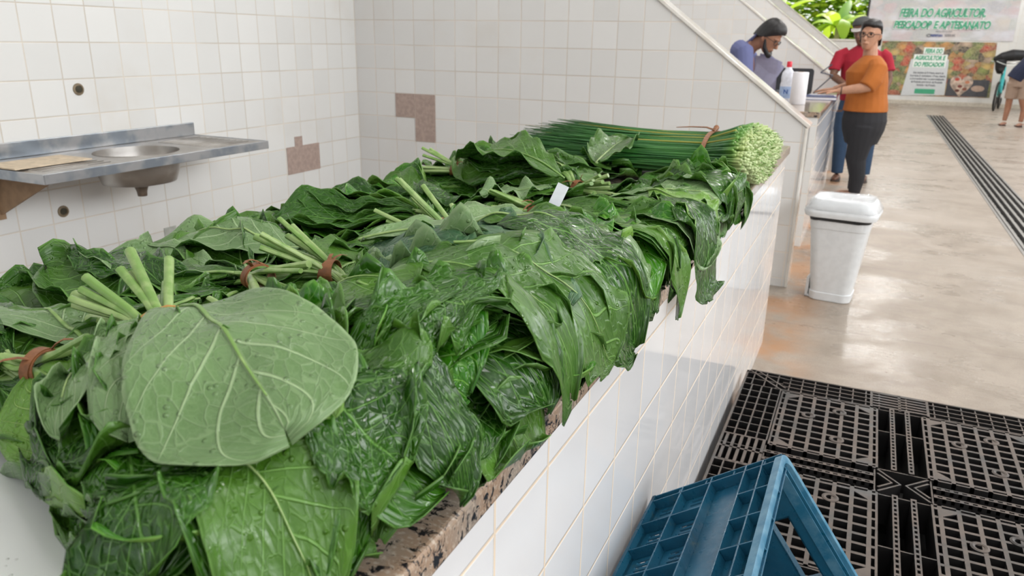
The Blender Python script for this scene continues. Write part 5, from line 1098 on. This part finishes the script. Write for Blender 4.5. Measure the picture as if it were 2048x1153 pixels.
b2 = board_('produce_poster', 'colourful fruit and vegetable poster with a white text panel low on the end wall', .34, 2.80, .20, 1.47, None)
mb = MB(); mb.prism([(0, .0), (2.50, .02), (2.43, 1.27), (0, 1.27)], 1, -.010, -.004); mb.build('sheet', produce('produce_print', False, 1.), b2)
mb = MB(); mb.prism([(.60, .0), (1.55, .04), (1.51, .86), (1.44, .90), (.70, .86)], 1, -.014, -.0105); mb.build('text_panel', simple('grey_white_panel', (.60, .62, .63), .5, var=.01), b2)
for s_, x0, x1, z in (('FEIRA DO', 1.31, 1.68, 1.21), ('AGRICULTOR E', 1.12, 1.78, 1.05), ('DO PESCADOR', 1.12, 1.77, .90)):
    mb = MB(); mb.box((x0 - .34 - .03, -.018, z - .20 - .025), (x1 - .34 + .03, -.0145, z - .20 + .125)); mb.build('outline', M_w, b2)
    text(s_, b2, (x0 - .34, -.020, z - .20), .135, M_g, x1 - x0, shear=.2, off=.006, name='lettering')
for k, s_ in enumerate(('Uma iniciativa da Prefeitura, através da', 'Secretaria de Agricultura e Pesca, visando', 'o desenvolvimento e a comercialização', 'da Produção proveniente da Produção', 'Agrícola e do Pescado.')):
    w_ = (.66, .76, .74, .68, .42)[k]; text(s_, b2, (1.46 - .34 - w_ / 2, -.0165, .53 - k * .072), .062, M_ink, w_, name='lettering', off=.002)
mb = MB(); mb.prism([(p[0] + 1.11, p[1] + .115) for p in rrect(.44, .115, .02)], 1, -.018, -.0145); mb.build('green_button', M_g, b2)
M_heart = simple('heart_board_print', (.52, .40, .32), .5, var=.2, nscale=9); M_darkp = simple('dark_print', (.07, .07, .08), .5)
mb = MB(); mb.box((1.56, -.0125, .03), (2.44, -.0105, .42)); mb.build('dark_field', M_darkp, b2)
hp_ = [(.24 * 16 * math.sin(a) ** 3 / 16, .018 * (13 * math.cos(a) - 5 * math.cos(2 * a) - 2 * math.cos(3 * a) - math.cos(4 * a))) for a in np.linspace(0, 2 * math.pi, 40, endpoint=False)]
mb = MB(); mb.prism([(1.86 + x, .29 + z) for x, z in hp_][::-1], 1, -.016, -.0127); mb.build('heart_shape', M_heart, b2)
for x_, z_, c_ in ((1.76, .42, (.5, .07, .05)), (1.98, .36, (.55, .22, .12)), (1.84, .26, (.2, .05, .04)), (1.95, .20, (.24, .08, .05)), (1.80, .16, (.12, .04, .03))):
    mb = MB(); mb.prism([(x_ + .05 * math.cos(a), z_ + .035 * math.sin(a)) for a in np.linspace(0, 6.28, 16, endpoint=False)], 1, -.018, -.0162); mb.build('print_spot', simple('print_tone', c_, .5), b2)
mb = MB(); mb.prism([(2.22 + .14 * math.cos(a), .22 + .07 * math.sin(a)) for a in np.linspace(0, 6.28, 20, endpoint=False)], 1, -.016, -.0127); mb.build('bowl_shape', simple('bowl_tone', (.45, .32, .25), .5), b2)
# ---------------------------------------------------------------- bicycle with bags
bk = empty('bicycle', (2.92, 20.25, 0), (0, 0, R(78))); tag(bk, 'teal bicycle parked by the end wall, almost end on', 'bicycle')
M_tyre = simple('tyre_rubber', (.02, .018, .018), .7); M_teal = simple('teal_paint', (.03, .25, .22), .35); M_chr = simple('dull_chrome', (.4, .4, .4), .3, .8)
for x in (-.50, .50):
    mb = MB(); mb.tube([(x + .30 * math.cos(a), 0, .32 + .30 * math.sin(a)) for a in np.linspace(0, 2 * math.pi, 33)], .021, 8, caps=False); w_ = mb.build('wheel', M_tyre, bk, smooth=True)
    mb = MB(); mb.tube([(x - .03, 0, .32), (x + .03, 0, .32)], .02, 8)
    for a in np.linspace(0, 2 * math.pi, 14, endpoint=False): mb.tube([(x, 0, .32), (x + .29 * math.cos(a), 0, .32 + .29 * math.sin(a))], .0025, 4)
    mb.build('spokes', M_chr, w_)
mb = MB()
for a, c_ in (((-.5, 0, .32), (-.14, 0, .30)), ((-.14, 0, .30), (-.22, 0, .78)), ((-.5, 0, .32), (-.20, 0, .70)), ((-.14, 0, .30), (.34, 0, .72)), ((-.20, 0, .74), (.32, 0, .80)), ((.32, 0, .86), (.40, 0, .60)), ((.40, 0, .62), (.5, .0, .32))): mb.tube([a, c_], .018, 8)
mb.build('frame', M_teal, bk, smooth=True, autos=40)
mb = MB(); mb.tube([(.32, 0, .84), (.30, 0, 1.02)], .014, 8); mb.tube([(.24, -.30, 1.06), (.31, -.14, 1.03), (.30, 0, 1.02), (.31, .14, 1.03), (.24, .30, 1.06)], .013, 8); mb.build('handlebar', M_chr, bk, smooth=True, autos=40)
mb = MB(); mb.tube([(-.40, 0, .90), (-.25, 0, .89), (-.08, 0, .90)], [.07, .05, .02], 10, flat=.5); mb.tube([(-.22, 0, .76), (-.23, 0, .88)], .014, 8); mb.build('saddle', M_tyre, bk, smooth=True, autos=40)
mb = MB(); mb.tube([(.5 + .34 * math.cos(a), 0, .32 + .34 * math.sin(a)) for a in np.linspace(.3, 2.6, 12)], .03, 8, flat=.3); mb.build('mudguard', M_teal, bk, smooth=True)
bg_ = Body(); bg_.tube([(2.66, 20.05, 1.10), (2.80, 20.0, 1.16), (3.0, 20.0, 1.20), (3.16, 20.05, 1.20), (3.26, 20.1, 1.12)], [.05, .11, .15, .14, .05], 14, flat=.85); bg_.tube([(2.80, 20.02, 1.10), (2.82, 20.03, .90), (2.82, 20.05, .80)], [.12, .10, .05], 12)
o = bg_.skin('black_bag', simple('black_fabric', (.012, .012, .014), .6, bump=.01, nscale=12), None, .012); tag(o, 'slumped black bag slung over the bicycle handlebar', 'bag')
mb = MB(); mb.tube([(2.70, 19.88, 1.07), (2.82, 19.86, 1.02), (2.95, 19.85, .985), (3.10, 19.85, 1.0), (3.2, 19.9, 1.04)], .014, 6, flat=.5); mb.build('white_piping', M_w, o, smooth=True)
tb = Body(); tb.tube([(2.90, 19.84, .96), (2.89, 19.84, .80), (2.88, 19.86, .55), (2.90, 19.87, .40)], [.015, .05, .085, .05], 12, flat=.5); o = tb.skin('teal_bag', simple('turquoise_plastic', (.06, .48, .50), .4, bump=.01, nscale=16), None, .01); tag(o, 'turquoise plastic bag hanging from the bicycle handlebar', 'bag')
# ---------------------------------------------------------------- outdoors
m = MB(); m.box((-14, ENDY + .25, -.3), (8, 45, -.05)); struct(m.build('ground_outside', simple('sunlit_earth', (.45, .36, .26), .9)))
def veg(name, a, b_, tr=.5):
    t = NT(name); n = t.noise(t.obj(), 3., 4., .6); t.set(t.mix(t.ramp(t.M('ADD', n, t.M('MULTIPLY', t.M('SUBTRACT', t.rnd(), .5), .4)), .3, .7), a, b_), .5)
    q = t.n.new('ShaderNodeBsdfTranslucent'); q.inputs[0].default_value = (.45, .65, .05, 1); ms = t.n.new('ShaderNodeMixShader'); ms.inputs[0].default_value = tr
    t.l.new(t.b.outputs[0], ms.inputs[1]); t.l.new(q.outputs[0], ms.inputs[2]); t.l.new(ms.outputs[0], t.out.inputs[0]); return t.m
M_ban = veg('banana_leaf_green', (.12, .34, .02), (.32, .52, .04)); M_bush = veg('bush_green', (.05, .18, .015), (.22, .42, .03)); M_yel = veg('yellow_green', (.35, .50, .03), (.60, .62, .05))
M_trunk = simple('pale_trunk', (.30, .28, .15), .8)
ro = random.Random(5)
def blade(mb, base, az, L_, W_, rise, droop, n=12):
    rows = []; 
    for i in range(n + 1):
        u = i / n; d = L_ * u; z = rise * u - droop * u * u; wv_ = W_ * math.sin(math.pi * min(1, .08 + .92 * u)) ** .6; c = Vector((math.cos(az) * d * (1 - .2 * u), math.sin(az) * d * (1 - .2 * u), z)) + base; s = Vector((-math.sin(az), math.cos(az), 0))
        rows.append([c - s * wv_ + Vector((0, 0, -.35 * wv_)), c, c + s * wv_ + Vector((0, 0, -.35 * wv_))])
    mb.loft(rows, caps=False, closed=False)
for i, (x, y, h_) in enumerate(((-.85, 23.7, 2.0), (-2.6, 24.6, 2.3), (.9, 24.6, 1.6), (-4.6, 24.2, 1.9))):
    r = empty('banana_plant', (x, y, -.05)); tag(r, ('banana plant nearest the window sill', 'tall banana plant behind the window', 'small banana plant by the right side of the window', 'banana plant toward the left of the window')[i], 'plant')
    mb = MB(); mb.tube([(0, 0, 0), (.02, 0, h_ * .5), (0, .02, h_)], [.11, .09, .06], 10); mb.build('trunk', M_trunk, r, smooth=True)
    for k in range(14):
        mb = MB(); blade(mb, Vector((0, 0, h_ - .1)), 2 * math.pi * k / 9 + ro.uniform(-.3, .3), ro.uniform(.9, 1.4), ro.uniform(.14, .22), ro.uniform(.6, 1.3), ro.uniform(.5, 1.5)); mb.build('leaf', M_ban if k % 3 else M_yel, r, smooth=True)
for i, (x, y, h_, w_) in enumerate(((.4, 27.0, 2.9, 1.15), (-1.75, 27.2, 3.6, 1.15), (-4.0, 27.0, 3.2, 1.15), (-6.3, 27.5, 4.2, 1.2), (-.8, 31.5, 5.4, 2.4), (-.35, 22.1, 1.3, .4), (-1.25, 22.1, 1.35, .42), (2.8, 27.5, 3.6, 1.15))):
    r = empty('bush', (x, y, -.05)); tag(r, ('round sunlit bush beyond the window opening', 'taller sunlit bush behind the banana plants', 'bush seen at the left half of the window', 'large bush far left outside', 'tall tree-like bush at the back of the yard', 'low bush under the right end of the sill', 'low bush under the middle of the sill', 'bush behind the end wall')[i], 'bush')
    mb = MB(); mb.tube([(0, 0, 0), (.03, 0, h_ * .6)], [.07, .03], 8); mb.build('trunk', M_trunk, r, smooth=True)
    for part, mt in (('foliage', M_bush), ('young_foliage', M_yel)):
        mb = MB()
        for k in range(620 if part == 'foliage' else 300):
            a = ro.uniform(0, 6.28); e_ = math.asin(ro.uniform(-.5, 1)); q = ro.uniform(.75, 1.08); p = Vector((w_ * q * math.cos(a) * math.cos(e_), w_ * .8 * q * math.sin(a) * math.cos(e_), h_ * .58 + h_ * .45 * q * math.sin(e_)))
            blade(mb, p, ro.uniform(0, 6.28), ro.uniform(.26, .48), ro.uniform(.08, .15), ro.uniform(-.1, .2), .1, 4)
        o = mb.build(part, mt, r, smooth=True); o['kind'] = 'stuff'
